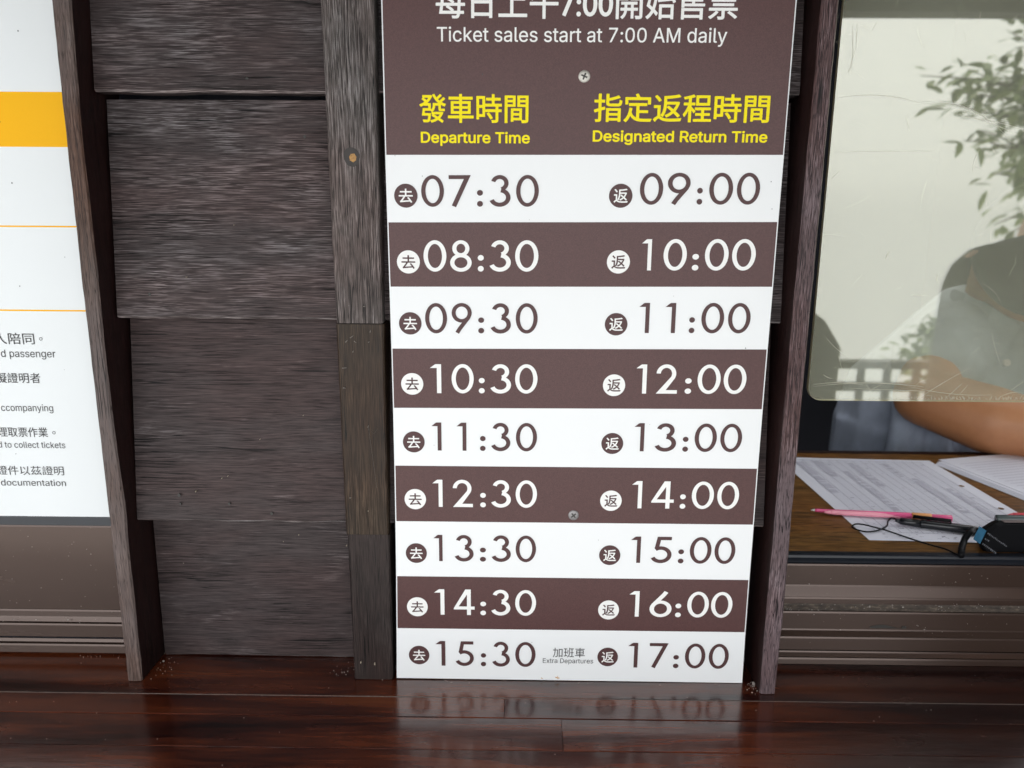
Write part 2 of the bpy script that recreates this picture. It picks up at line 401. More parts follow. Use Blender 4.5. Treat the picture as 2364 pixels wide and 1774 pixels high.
# left batten: edges measured down its length
_lz = [1570, 1500, 1250, 1180, 1000, 740, 650, 300, 0]
_ll = [294, 286, 257, 249, 228, 198, 187, 149, 117]; _lr = [327, 321, 294, 289, 263, 233, 226, 186, 168]
YL = -.0094
zs = [on_y(200, v, YL).z for v in _lz]; zs[0] = .0006; zs.append(.80)
xl = [on_y(u, v, YL).x for u, v in zip(_ll, _lz)]; xr = [min(-.2440, on_y(u, v, YL).x) for u, v in zip(_lr, _lz)]
tag(batten('batten', zs, xl + [xl[-1]], xr + [xr[-1]], YL, .057, [W_LEFT, W_SIDE], 3, .0004), 'narrow brown batten beside the white notice')
YM = -.0030
for (z0, z1, mt, sd, dy, lab) in ((.0006, .1500, W_BAT_LOW, 21, .0012, 'dark stained foot of the middle batten'), (.1504, .3458, W_BAT_MID, 22, .0006, 'olive brown middle length of the middle batten'), (.3466, .80, W_BAT_TOP, 23, 0, 'grey weathered upper length of the middle batten')):
    dx = {21: .0006, 22: -.0004, 23: 0}[sd]
    tag(batten('batten', [z0, z1], [-.0440 - .006*z0 + dx, -.0440 - .006*z1 + dx], [-.0062, -.0056 + .001*z1], YM + dy, .036, [mt], sd, .0005), lab)
YR = -.0172
_v = [1602, 1400, 950, 500, 0]; _rl = [1754, 1772, 1811, 1852, 1898]; _rr = [1790, 1811, 1850, 1893, 1938]
zs = [on_y(1800, v, YR).z for v in _v]; zs[0] = .0006; zs.append(.80)
xl = [on_y(u, v, YR).x for u, v in zip(_rl, _v)]; xr = [on_y(u, v, YR).x for u, v in zip(_rr, _v)]
tag(batten('batten', zs, xl + [xl[-1]], xr + [xr[-1]], YR, .057, [W_RIGHT, W_SIDE], 5, .0004), 'purplish brown batten beside the ticket window')
# wood plug in the middle batten
k = on_y(812, 363, YM)
bm = bmesh.new(); pts = []
for i in range(28):
    a = 2*math.pi*i/28; pts.append((k.x + math.cos(a)*.0066*(1+.06*math.sin(3*a)), k.z + math.sin(a)*.0080*(1+.05*math.cos(2*a+1))))
prism_xz(bm, pts, YM - .00035, YM + .004)
plug = fin('wood_plug', bm, KNOT_D, wall)
bm = bmesh.new(); pts = []
for i in range(18):
    a = 2*math.pi*i/18; pts.append((k.x + .0010 + math.cos(a)*.0029*(1+.12*math.sin(7*a)), k.z - .0006 + math.sin(a)*.0034*(1+.10*math.cos(5*a+1))))
prism_xz(bm, pts, YM - .0006, YM + .003)
fin('plug_core', bm, KNOT_L, plug)
# nail holes and dents on the siding
bm = bmesh.new()
for (u, v, y, s) in ((413, 1144, .0095, 1.0), (416, 1164, .0092, .7), (529, 1164, .0092, .8), (627, 1186, .0090, .9), (348, 1350, .036, .6), (703, 316, .022, .7), (760, 591, 0, .8), (570, 183, .0145, .9), (345, 680, .0145, .8), (800, 706, 0, .7), (840, 708, 0, .7)):
    if y == 0: continue
    p = on_y(u, v, y - .0007); pts = [(p.x + math.cos(a*.6283)*.0014*s, p.z + math.sin(a*.6283)*.0017*s) for a in range(10)]
    prism_xz(bm, pts, p.y, p.y + .001)
tag(fin('nail_hole', bm, RECESS, wall), kind='stuff')
bm = bmesh.new()
for (u, v, l, a_) in ((806, 706, 3, 0), (841, 708, 4, 0), (800, 788, 7, 50), (812, 778, 9, 35), (820, 790, 6, -40), (855, 765, 5, 80), (852, 790, 4, 20), (815, 812, 4, 60), (795, 850, 10, 4), (795, 896, 6, -6), (850, 985, 5, 70), (809, 1150, 4, 20)):
    p = on_y(u, v, YM); d_ = Vector((math.cos(R(a_)), math.sin(R(a_))))*l*.00021; n_ = Vector((-d_.y, d_.x)).normalized()*.0004
    prism_xz(bm, [(p.x + q.x, p.z + q.y) for q in (-d_ - n_, d_ - n_*.3, d_ + n_*.3, -d_ + n_)], YM - .0003, YM + .0008)
for (x0, z0, x1, z1) in ((-.0210, .252, -.0155, .196), (-.0215, .252, -.0165, .247), (-.0165, .247, -.0130, .252)):
    n_ = .00012; prism_xz(bm, [(x0, z0), (x0 + n_, z0), (x1 + n_, z1), (x1, z1)], YM - .0001, YM + .001)
tag(fin('scuff_marks', bm, SCUFF, wall), kind='stuff')
bm = bmesh.new()
for (u, v, s_) in ((452, 1135, .8), (512, 1105, .5), (700, 960, .4), (525, 1100, .4), (690, 1235, .5), (506, 1360, .6), (507, 1498, .6), (424, 1300, .4), (850, 1180, .6), (800, 1260, .5), (833, 1530, 1.3), (865, 1533, 1.2), (655, 1250, .4), (600, 1015, .4), (430, 640, .4), (540, 520, .3)):
    yy = YM if u > 780 else (.0100 if v < 1200 else .0365)
    p = on_y(u, v, yy); prism_xz(bm, [(p.x + math.cos(q*1.05)*.0008*s_*random.uniform(.5, 1.2), p.z + math.sin(q*1.05)*.0011*s_*random.uniform(.5, 1.2)) for q in range(6)], yy - .0006, yy + .002)
tag(fin('paint_flecks', bm, FLECK, wall), kind='stuff')

# ================================================================== COUNTER LEDGE
ledge = thing('counter_ledge', (.1, -.05, -.02), 'glossy dark red-brown varnished counter ledge running along below the sign', 'ledge')
def ledge_board(x0, x1, y0, y1, mat, dz0=0, dz1=0):
    bm = bmesh.new(); n = 40; rows = []
    for k_ in range(n + 1):
        x = x0 + (x1-x0)*k_/n; c = .0006
        zf = dz0 + mnoise.noise(Vector((x*4, y0*40, 1)))*.00012; zb = dz1 + mnoise.noise(Vector((x*4, y1*40, 2)))*.00012
        P = [(y0, -.03), (y0, zf-c), (y0+c, zf), (y1-c, zb), (y1, zb-c), (y1, -.03)]
        rows.append([bm.verts.new((x, p[0], p[1])) for p in P])
    for k_ in range(n):
        for i in range(6): bm.faces.new((rows[k_][i], rows[k_][(i+1) % 6], rows[k_+1][(i+1) % 6], rows[k_+1][i]))
    bm.faces.new(rows[0]); bm.faces.new(rows[-1][::-1])
    return fin('board', bm, mat, ledge)
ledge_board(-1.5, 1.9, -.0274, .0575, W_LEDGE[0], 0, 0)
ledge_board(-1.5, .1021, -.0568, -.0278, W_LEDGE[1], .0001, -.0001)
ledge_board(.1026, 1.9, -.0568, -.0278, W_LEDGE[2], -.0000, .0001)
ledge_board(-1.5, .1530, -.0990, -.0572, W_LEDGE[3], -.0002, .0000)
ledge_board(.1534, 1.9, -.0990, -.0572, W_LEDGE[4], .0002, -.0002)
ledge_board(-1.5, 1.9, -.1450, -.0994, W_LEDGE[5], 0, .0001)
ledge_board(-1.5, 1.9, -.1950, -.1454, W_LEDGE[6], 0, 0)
bm = bmesh.new(); box(bm, -1.5, 1.9, -.1949, .0574, -.044, -.0301); fin('underside', bm, W_EAVE, ledge)
bm = bmesh.new()
for yc, dens, w_ in ((-.0276, 1.1, .00010),):
    x = -.42
    while x < .65:
        L = random.uniform(.002, .012)
        if random.random() < dens: box(bm, x, x+L, yc-w_*random.uniform(.6, 1.3), yc+w_*random.uniform(.6, 1.3), -.0012, .00010 + random.random()*.00006)
        x += L + (random.random()*.002 if dens < .9 else 0)
tag(fin('seam_dust', bm, DUST, ledge), kind='stuff')

# ================================================================== TIMETABLE SIGN
sign = thing('timetable_sign', (.165, .002, 0), 'tall white and brown departure timetable sign with yellow headings, screwed to the wall', 'sign')
RL = [(.0001, .4874), (.0003, .4325), (.0006, .3783), (.0008, .3242), (.0008, .2707), (.0006, .2166), (.0001, .1630), (-.0006, .1080), (-.0016, .0544), (-.0028, .0012)]
RR = [(.3303, .4893), (.3300, .4350), (.3299, .3807), (.3296, .3262), (.3294, .2725), (.3294, .2170), (.3296, .1632), (.3296, .1080), (.3298, .0544), (.3305, .0004)]
TOPZ = .80
bm = bmesh.new()
pts = [(.0006, TOPZ)] + RL + RR[::-1] + [(.3312, TOPZ)]
prism_xz(bm, pts, 0, .0045, 1, 0)
fin('panel', bm, [P_WHITE, EDGE_GREEN], sign)
def quad(name, a, b, c, d, y, mat, parent, t=.0004):
    bm = bmesh.new(); prism_xz(bm, [a, b, c, d], y, y + t); return fin(name, bm, mat, parent)
MG = .0006
def inset(p, s): return (p[0] + s*MG*1.6, p[1])
hdr = quad('header_panel', (.0006+MG*1.6, TOPZ-.002), inset(RL[0], 1), inset(RR[0], -1), (.3312-MG*1.6, TOPZ-.002), -.0002, P_BROWN, sign)
for i in (1, 3, 5, 7):
    quad('brown_band', inset(RL[i], 1), inset(RL[i+1], 1), inset(RR[i+1], -1), inset(RR[i], -1), -.0002, P_BROWN, sign)

try:                                     # the sans-serif face that ships inside Blender; the built-in one otherwise
    import os
    SANS = bpy.data.fonts.load(os.path.join(bpy.utils.system_resource('DATAFILES'), 'fonts', 'Inter.woff2'))
except Exception:
    SANS = None
def fmesh(txt):
    c = bpy.data.curves.new('lettering', 'FONT'); c.body = txt; c.resolution_u = 4
    if SANS and all(ord(q) < 128 for q in txt): c.font = SANS
    o = bpy.data.objects.new('lettering', c); COL.objects.link(o)
    dg = bpy.context.evaluated_depsgraph_get(); cu = o.evaluated_get(dg).to_curve(dg)
    loops = []
    for sp in cu.splines:
        if sp.type == 'BEZIER':
            P = sp.bezier_points; n = len(P); pts = []
            for i in range(n):
                a, b = P[i], P[(i+1) % n]
                straight = a.handle_right_type == 'VECTOR' and b.handle_left_type == 'VECTOR'
                pts += [q.to_2d() for q in (interpolate_bezier(a.co, a.handle_right, b.handle_left, b.co, 2 if straight else 6)[:-1])]
        else: pts = [q.co.to_2d() for q in sp.points]
        cl = [p for i, p in enumerate(pts) if (p - pts[i-1]).length > 1e-6]
        if len(cl) > 2: loops.append(cl)
    bpy.data.objects.remove(o); bpy.data.curves.remove(c)
    # contours that overlap in x belong to one character; fill it by winding number so self-crossing strokes stay solid
    loops.sort(key=lambda L: min(p.x for p in L)); groups = []
    for L in loops:
        a, b = min(p.x for p in L), max(p.x for p in L)
        if groups and a < groups[-1][1]: groups[-1][0].append(L); groups[-1][1] = max(groups[-1][1], b)
        else: groups.append([[L], b])
    bm = bmesh.new()
    for grp, _b in groups:
        V, E, segs = [], [], []
        for L in grp:
            k = len(V); V += [p.copy() for p in L]; E += [(k+i, k+(i+1) % len(L)) for i in range(len(L))]
            segs += [(L[i-1], L[i]) for i in range(len(L))]
        ov, oe, of, *_ = delaunay_2d_cdt(V, E, [], 0, 1e-6)
        keep = []
        for t in of:
            c = (ov[t[0]] + ov[t[1]] + ov[t[2]])/3; wn = 0
            for a, b in segs:
                if (a.y > c.y) != (b.y > c.y) and c.x < (b.x-a.x)*(c.y-a.y)/(b.y-a.y) + a.x: wn += 1 if b.y > a.y else -1
            if wn: keep.append(t)
        vm = {}
        for t in keep:
            for i in t:
                if i not in vm: vm[i] = bm.verts.new((ov[i].x, ov[i].y, 0))
            try: bm.faces.new([vm[i] for i in t])
            except ValueError: pass
    for f in bm.faces:
        f.normal_update()
        if f.normal.z < 0: f.normal_flip()
    me = bpy.data.meshes.new('lettering'); bm.to_mesh(me); bm.free()
    return me
def put_text(name, txt, a, b, y, mat, parent, bold=0.0, slope=0.0, th=.0002):
    """lettering scaled to fill the box a=(x0, z0 bottom) .. b=(x1, z1 top) on a plane facing -y"""
    me = fmesh(txt)
    if bold > 0:                         # heavier weight: the outline repeated a hair to each side, each copy a little behind
        bm = bmesh.new(); nb = 10
        for q in range(nb):
            a0 = len(bm.verts); bm.from_mesh(me); bm.verts.ensure_lookup_table()
            for v in bm.verts[a0:]: v.co += Vector((math.cos(q*2*math.pi/nb)*bold, math.sin(q*2*math.pi/nb)*bold, -q*.0008))
        bm.to_mesh(me); bm.free()
    ys_ = [v.co.z for v in me.vertices]
    xs = [v.co.x for v in me.vertices]; ys = [v.co.y for v in me.vertices]
    x0, x1, y0, y1 = min(xs), max(xs), min(ys), max(ys)
    for v in me.vertices:
        X = a[0] + (v.co.x-x0)/(x1-x0)*(b[0]-a[0]); Z = a[1] + (v.co.y-y0)/(y1-y0)*(b[1]-a[1]) + slope*(X - a[0])
        v.co = Vector((X, y - v.co.z*.012, Z))
    return link(name, me, mat, parent)

# --- geometric digits, drawn as outlines in a unit-high box
def arc(cx, cy, rx, ry, a0, a1, n=28):
    return [(cx + rx*math.cos(R(a0+(a1-a0)*i/n)), cy + ry*math.sin(R(a0+(a1-a0)*i/n))) for i in range(n+1)]
S = .132
def ring(cx, cy, rx, ry, sx=S, sy=.118): return [arc(cx, cy, rx, ry, 0, 360, 48)[:-1], arc(cx, cy, rx-sx, ry-sy, 0, 360, 48)[:-1]]
def ribbon(path, wd):
    L, Rr = [], []
    for i, p in enumerate(path):
        a = Vector(path[max(i-1, 0)]); b = Vector(path[min(i+1, len(path)-1)]); p = Vector(p)
        if 0 < i < len(path)-1:
            d1 = (p-a).normalized(); d2 = (b-p).normalized(); n1 = Vector((-d1.y, d1.x)); n2 = Vector((-d2.y, d2.x)); m = (n1+n2).normalized(); m = m/max(.35, m.dot(n1))
        else:
            d = (b-a).normalized(); m = Vector((-d.y, d.x))
        L.append(tuple(p + m*wd/2)); Rr.append(tuple(p - m*wd/2))
    return [L + Rr[::-1]]
DIG = {
 '0': [ring(.36, .5, .36, .505, .137, .118)],
 '1': [[[(0, .855), (.165, .985), (.20, 1.0), (.37, 1.0), (.37, 0), (.232, 0), (.232, .868), (.02, .868)]]],
 '2': [[arc(.335, .685, .318, .32, 178, -38) + [(.335, .122), (.70, .122), (.70, 0), (.02, 0), (.42, .50)][0:4] + arc(.335, .685, .182, .20, -36, 178)]],
 '3': [ribbon(arc(.315, .745, .19, .195, 165, -75), .125), ribbon(arc(.315, .29, .245, .23, 82, -160), .130)],
 '4': [[[(.405, 1.0), (.60, 1.0), (.60, .335), (.735, .335), (.735, .215), (.60, .215), (.60, 0), (.462, 0), (.462, .215), (-.01, .215), (-.01, .262)], [(.462, .335), (.462, .80), (.165, .335)]]],
 '5': [ribbon([(.60, .937), (.225, .937), (.155, .545)], .125), ribbon(arc(.285, .32, .265, .255, 128, -155), .130)],
 '6': [ring(.325, .318, .325, .325), ribbon([(.475, .985), (.40, .86), (.10, .46)], .132)],
 '7': [[[(0, 1.0), (.66, 1.0), (.215, -.018), (.088, .038), (.455, .878), (0, .878)]]],
 '8': [ring(.335, .742, .265, .263, .128, .112), ring(.335, .285, .335, .292)],
}
DIG['9'] = [[[(.65-x, 1-z) for x, z in lp] for lp in shp] for shp in DIG['6']]
DIG[':'] = [[arc(.09, .42+.02, .092, .092, 0, 360, 24)[:-1]], [arc(.09, .09, .092, .092, 0, 360, 24)[:-1]]]
def put_time(txt, spans, zb, h, slope, y, mat, parent):
    bm = bmesh.new(); xx0 = spans[0][0]
    for ch, (x0, x1) in zip(txt, spans):
        shp = DIG[ch]; allp = [p for s in shp for lp in s for p in lp]
        ax, bx = min(p[0] for p in allp), max(p[0] for p in allp)
        for q, s in enumerate(shp):
            loops = [[Vector((p[0], p[1], 0)) for p in lp] for lp in s]
            tris = tessellate_polygon(loops); flat = [p for lp in loops for p in lp]
            vv = []
            for p in flat:
                X = x0 + (p.x-ax)/(bx-ax)*(x1-x0)
                vv.append(bm.verts.new((X, y - q*.00006, zb + p.y*h + slope*(X-xx0))))
            for t in tris:
                try: f = bm.faces.new([vv[i] for i in t])
                except ValueError: pass
    for f in bm.faces:
        f.normal_update()
        if f.normal.y > 0: f.normal_flip()
    return fin('time_text', bm, mat, parent, recalc=False)
TIMES = ['07:30 09:00', '08:30 10:00', '09:30 11:00', '10:30 12:00', '11:30 13:00', '12:30 14:00', '13:30 15:00', '14:30 16:00', '15:30 17:00']
TL = [[6.8,26.2,29.5,48.6,52.6,71.1,76.3,81.3,86.9,104.4,109.1,128.1],[7.6,27.3,30.5,50,53.2,71.6,76.8,81.9,86.9,105,108.7,128.5],[8.3,27.5,30.9,50,54,71.4,77,82.2,87.8,105.4,109.6,128.6],[8.7,28.2,33.9,44.2,53.4,72.9,77.4,82.6,87.7,105.9,109.5,129.2],[9,28.4,34.4,43.7,56.9,66.1,78.3,83.4,88.4,105.6,110.6,129.5],[9,28.9,34.4,44,53.4,71.7,78.4,83.6,88.6,106.4,110.8,130.2],[9.3,28.4,34.6,43.3,54.6,72.1,78,83.6,88.9,106.7,111.2,130.1],[8.9,28.6,34.4,44.4,53.2,72.9,78.3,83.7,88.7,106.6,111.2,130.8],[9.8,29,34.7,44.6,54.5,71.9,78.7,83.7,89.6,106.5,111.6,131.1]]
TR = [[186.8,206.6,212.5,231.9,235.7,254.5,260.3,265,270.3,290.1,293.3,312.5],[186.8,206.7,215.9,224.6,234.9,254.6,259.4,265,270,290,293,313],[186.9,206.6,215.8,225.3,238.4,247.9,259.8,264.7,270.2,289.8,293.2,312.6],[186.9,206.8,215.6,225.3,233.8,252.4,259.2,264.9,270.1,290.3,293,312.9],[187.4,206.9,216.1,225.5,235.2,254.2,260.1,265.2,270.6,290.4,293.5,312.9],[187.9,207.7,216.2,225.8,234.6,255,260.6,265.8,271.2,291.2,294.3,314],[188.7,208.4,217.3,226.9,236.6,255.7,261.8,267.1,272.4,292.4,295.2,314.4],[189.1,209.6,218,227.9,237.8,258.5,262.1,267.5,273.1,293.3,295.4,315.4],[190.5,209.8,219,228.8,239.8,257.7,262.9,268.2,273.9,293.3,296.6,315.6]]
ZB = [(445.4,448.3,454.2,455.3),(391.3,393.6,399.2,400.5),(337.9,339.6,346.3,347.0),(284.3,285.6,292.4,292.8),(231.2,232.3,238.9,239.2),(177.3,177.9,184.4,184.8),(123.6,124.0,131.2,131.2),(68.9,69.2,76.6,75.6),(15.1,15.6,25.9,26.3)]
for i, tt in enumerate(TIMES):
    white = i % 2 == 1
    tm, cm, hm = (P_TEXT_WHITE, P_TEXT_WHITE, P_TEXT_BROWN) if white else (P_TEXT_BROWN, P_TEXT_BROWN, P_TEXT_WHITE)
    slope = (RR[i+1][1] - RL[i+1][1])/.33
    for side, (tx, X) in enumerate(zip(tt.split(' '), (TL[i], TR[i]))):
        X = [q/1000 for q in X]; zb = ZB[i][side]/1000; zc = ZB[i][2+side]/1000 + .0003
        put_time(tx, [(X[2+2*j], X[3+2*j]) for j in range(5)], zb + .0002, .0262 - .0006*(i == 0), slope, -.0004, tm, sign)
        cx = (X[0]+X[1])/2; r_ = .0098
        bm = bmesh.new(); prism_xz(bm, [(cx + r_*math.cos(2*math.pi*q/48), zc + r_*math.sin(2*math.pi*q/48)) for q in range(48)], -.0004, -.0001)
        mk = fin('round_marker', bm, cm, sign)
        hs_ = .0059
        put_text('marker_character', '去返'[side], (cx-hs_, zc-hs_*.98), (cx+hs_, zc+hs_*.98), -.0006, hm, mk, .012)
put_text('heading_text', '每日上午7:00開始售票', (.0437, .5926), (.2843, .6172), -.0004, P_TEXT_WHITE, sign, .012)
put_text('heading_text', 'Ticket sales start at 7:00 AM daily', (.0444, .5724), (.2772, .5866), -.0004, P_TEXT_WHITE, sign, .004)
put_text('heading_text', '發車時間', (.0292, .5130), (.1187, .5356), -.0004, P_YELLOW, sign, .014)
put_text('heading_text', 'Departure Time', (.0300, .4948), (.1201, .5062), -.0004, P_YELLOW, sign, .019)
put_text('heading_text', '指定返程時間', (.1722, .5143), (.3156, .5366), -.0004, P_YELLOW, sign, .014)
put_text('heading_text', 'Designated Return Time', (.1719, .4964), (.3155, .5080), -.0004, P_YELLOW, sign, .019)
put_text('small_text', '加班車', (.1476, .0257), (.1782, .0359), -.0004, P_BLACK, sign, -.004)
put_text('small_text', 'Extra Departures', (.1382, .0182), (.1864, .0245), -.0004, P_BLACK, sign, -.002)
def screw(x, z, rot, mat):
    bm = bmesh.new(); prof = [(0, -.0013), (.0030, -.00125), (.0043, -.0010), (.0048, -.0005), (.0049, .0004)]; rows = []
    for r_, y in prof:
        rows.append([bm.verts.new((x + r_*math.cos(2*math.pi*q/32), y, z + r_*math.sin(2*math.pi*q/32))) for q in range(32)] if r_ else [bm.verts.new((x, y, z))])
    for a, b in zip(rows, rows[1:]):
        for q in range(32):
            if len(a) == 1: bm.faces.new((a[0], b[q], b[(q+1) % 32]))
            else: bm.faces.new((a[q], b[q], b[(q+1) % 32], a[(q+1) % 32]))
    s = fin('screw', bm, mat, sign, smooth=True)
    bm = bmesh.new(); c, sn = math.cos(rot), math.sin(rot); a, b = .0027, .00062
    pts = [(b, b), (b, a), (-b, a), (-b, b), (-a, b), (-a, -b), (-b, -b), (-b, -a), (b, -a), (b, -b), (a, -b), (a, b)]
    prism_xz(bm, [(x + p[0]*c - p[1]*sn, z + p[0]*sn + p[1]*c) for p in pts], -.00145, -.0008)
    fin('cross_recess', bm, RECESS, s)
screw(.1637, .5495, R(-22), STEEL); screw(.1640, .1707, R(40), STEEL_DARK)
bm = bmesh.new()
for (x, z, s) in ((.1527, .0035, 1.0), (.1512, .0040, .6), (.1543, .0034, .5), (.1527, .0052, .4), (.1372, .0030, .5), (.1381, .0026, .35)):
    prism_xz(bm, [(x + math.cos(q*.785+s)*.0013*s*random.uniform(.6, 1.2), z + math.sin(q*.785+s)*.0010*s*random.uniform(.6, 1.2)) for q in range(8)], -.0003, -.0001)
tag(fin('rust_stain', bm, RUST, sign), kind='stuff')

bm = bmesh.new()
for (u, v, s_) in ((975, 407, .8), (1780, 420, .9), (1782, 483, .8), (1114, 172, 1.2), (912, 360, .7), (1222, 508, .5), (1721, 804, 1), (1291, 607, 1.1), (1002, 1028, .6), (1228, 1483, .7), (1382, 1247, .6), (1555, 684, .5), (1640, 700, .5), (1020, 900, .5), (1500, 980, .5), (1400, 640, .4)):
    p = on_y(u, v, 0); prism_xz(bm, [(p.x + math.cos(q*1.05)*.00042*s_, p.z + math.sin(q*1.05)*.0005*s_) for q in range(6)], -.00045, -.0002)
tag(fin('dirt_specks', bm, P_BLACK, sign), kind='stuff')

# ================================================================== LEFT: NOTICE AND WINDOW FRAME
YN = .042
notice = thing('notice_board', (-.45, YN, .146), 'white passenger notice with a yellow band and small black lettering, at the left edge', 'notice')
bm = bmesh.new(); box(bm, -.95, -.2700, YN, YN + .003, .1466, .78)
fin('panel', bm, N_WHITE, notice)
for (v0, v1, nm) in ((212.5, 339.5, 'yellow_band'), (521.3, 524.7, 'yellow_rule'), (715.3, 718.7, 'yellow_rule')):
    z1, z0 = on_y(60, v0, YN).z, on_y(60, v1, YN).z
    bm = bmesh.new(); box(bm, -.949, -.2701, YN - .0002, YN + .0005, z0, z1); fin(nm, bm, N_YELLOW, notice)
for txt, x1, z0, z1, x0, bo in (('人陪同', -.3402, .3180, .3288, -.3785, .004), ('d passenger', -.3221, .3037, .3128, -.3735, -.001), ('礙證明者', -.3393, .2808, .2907, -.3815, .004),
                    ('ccompanying', -.3307, .2515, .2603, -.3805, -.001), ('理取票作業', -.3388, .2278, .2374, -.3870, .004), ('d to collect tickets', -.3234, .2168, .2232, -.3885, -.001),
                    ('證件以茲證明', -.3279, .1893, .1986, -.3935, -.004), ('documentation', -.3274, .1782, .1848, -.3910, -.001)):
    put_text('notice_text', txt, (x0, z0), (x1, z1), YN - .0004, P_BLACK, notice, bo)
bm = bmesh.new()
for (cx, cz) in ((-.3340, .3233), (-.3328, .2323)):
    o_ = [(bm.verts.new((cx + math.cos(q*.314)*r_, YN - .0004, cz + math.sin(q*.314)*r_))) for r_ in (.00155, .00105) for q in range(20)]
    for q in range(20): bm.faces.new((o_[q], o_[(q+1) % 20], o_[20 + (q+1) % 20], o_[20 + q]))
tag(fin('full_stop', bm, P_BLACK, notice), kind='stuff')
bm = bmesh.new()
for (u, v, s) in ((42, 72, 1), (28, 423, 1.1), (150, 594, .6), (46, 661, .9), (149, 854, .4), (37, 1048, .6), (0, 282, 1)):
    p = on_y(u, v, YN); pts = [(p.x + math.cos(q)*.0005*s, p.z + math.sin(q*1.0)*.0006*s) for q in range(6)]; prism_xz(bm, pts, YN - .0004, YN - .0001)
tag(fin('ink_speck', bm, P_BLACK, notice), kind='stuff')

def frame(name, loc, label, prof_v, u, x0, x1):
    """extruded window rail: each strip given as (photo line bottom, photo line top, y at bottom, y at top, material, part name)"""
    t = thing(name, loc, label, 'window frame')
    for (vb, vt, yb, yt, mt, nm) in prof_v:
        zb, zt = max(.0004, on_y(u, vb, yb).z), on_y(u, vt, yt).z
        bm = bmesh.new(); c = .0008
        profile_x(bm, [(yb, zb), (yb, zb + (zt-zb)*.05), (yt, zt - min(.0016, (zt-zb)*.3)), (yt + .0007, zt), (.057, zt), (.057, zb)], x0, x1)
        fin(nm, bm, mt, t)
    return t
fl = frame('window_frame', (-.5, .045, 0), 'brown aluminium window rails under the white notice', [
    (1507, 1488, .0340, .0345, ALU, 'sill_strip'), (1487, 1475.5, .0385, .0400, ALU, 'track_rail'), (1475, 1471, .0420, .0420, RUBBER, 'groove'),
    (1470.5, 1441, .0375, .0378, ALU, 'track_rail'), (1440, 1424, .0415, .0440, ALU, 'track_rail'), (1423, 1408.5, .0385, .0410, ALU, 'sash_lip'),
    (1408, 1214, .0425, .0425, ALU, 'sash_rail'), (1213.5, 1193, .0405, .0415, RUBBER, 'gasket')], 150, -.95, -.2595)
fr = frame('window_frame', (.8, .045, 0), 'brown aluminium sliding window rails below the ticket window opening', [
    (1534, 1519, .0335, .0340, ALU, 'sill_strip'), (1518.6, 1516, .0410, .0410, RUBBER, 'groove'), (1515.8, 1503, .0365, .0390, ALU, 'track_rail'), (1502.7, 1500, .0420, .0420, RUBBER, 'groove'),
    (1499.7, 1470.5, .0370, .0373, ALU, 'track_rail'), (1470.2, 1451.5, .0385, .0430, ALU, 'track_rail'),
    (1451.2, 1412, .0405, .0408, ALU, 'sash_rail'), (1411.7, 1393.5, .0430, .0470, ALU_DIRT, 'dirty_groove'), (1393, 1379, .0430, .0432, ALU, 'track_rail'),
    (1378.5, 1350, .0440, .0490, ALU, 'track_rail'), (1349.5, 1302.5, .0450, .0453, ALU, 'sash_rail'),
    (1302, 1296, .0480, .0470, RUBBER, 'gasket'), (1295.5, 1288, .0475, .0490, RUBBER, 'gasket'), (1287.5, 1280, .0480, .0490, RUBBER, 'gasket')], 1815, .3605, 1.30)
for fr_, us, vs_, n_ in ((fl, (0, 280), (1220, 1405), 26), (fl, (0, 290), (1412, 1505), 40), (fr, (1800, 2364), (1310, 1350), 14), (fr, (1795, 2364), (1395, 1412), 60), (fr, (1795, 2364), (1415, 1530), 40)):
    bm = bmesh.new()
    for _ in range(n_):
        u, v = random.uniform(*us), random.uniform(*vs_); p = on_y(u, v, .0395 if v > 1408 else .0415); r_ = random.uniform(.0002, .0006)*(1.6 if random.random() < .15 else 1)
        bmesh.ops.create_icosphere(bm, subdivisions=1, radius=r_, matrix=Matrix.Translation((p.x, .0402 if v > 1408 else .0423, p.z)) @ Matrix.Diagonal((1.2, .5, .8, 1)))
    tag(fin('dust_flecks', bm, CRUMB, fr_), kind='stuff')
# drain slot in the lower sash rail
a, b = on_y(2008, 1447, .0405), on_y(2091, 1449, .0405)
bm = bmesh.new(); pts = [(a.x + (b.x-a.x)*q/12, a.z - .0012 + .0034*math.sin(math.pi*min(1, q/10+.12))) for q in range(13)] + [(b.x, b.z - .0012)] + [(a.x, a.z - .0014)]
prism_xz(bm, pts, .0402, .0408); fin('drain_slot', bm, RECESS, fr)
bm = bmesh.new(); box(bm, b.x - .0042, b.x + .0002, .0399, .0409, b.z - .0010, b.z + .0016); fin('slot_end', bm, RECESS, fr)
# narrow jamb between batten and notice
bm = bmesh.new(); box(bm, -.2699, -.2597, .030, .0575, .1466, .79); fin('jamb', bm, ALU, fl)

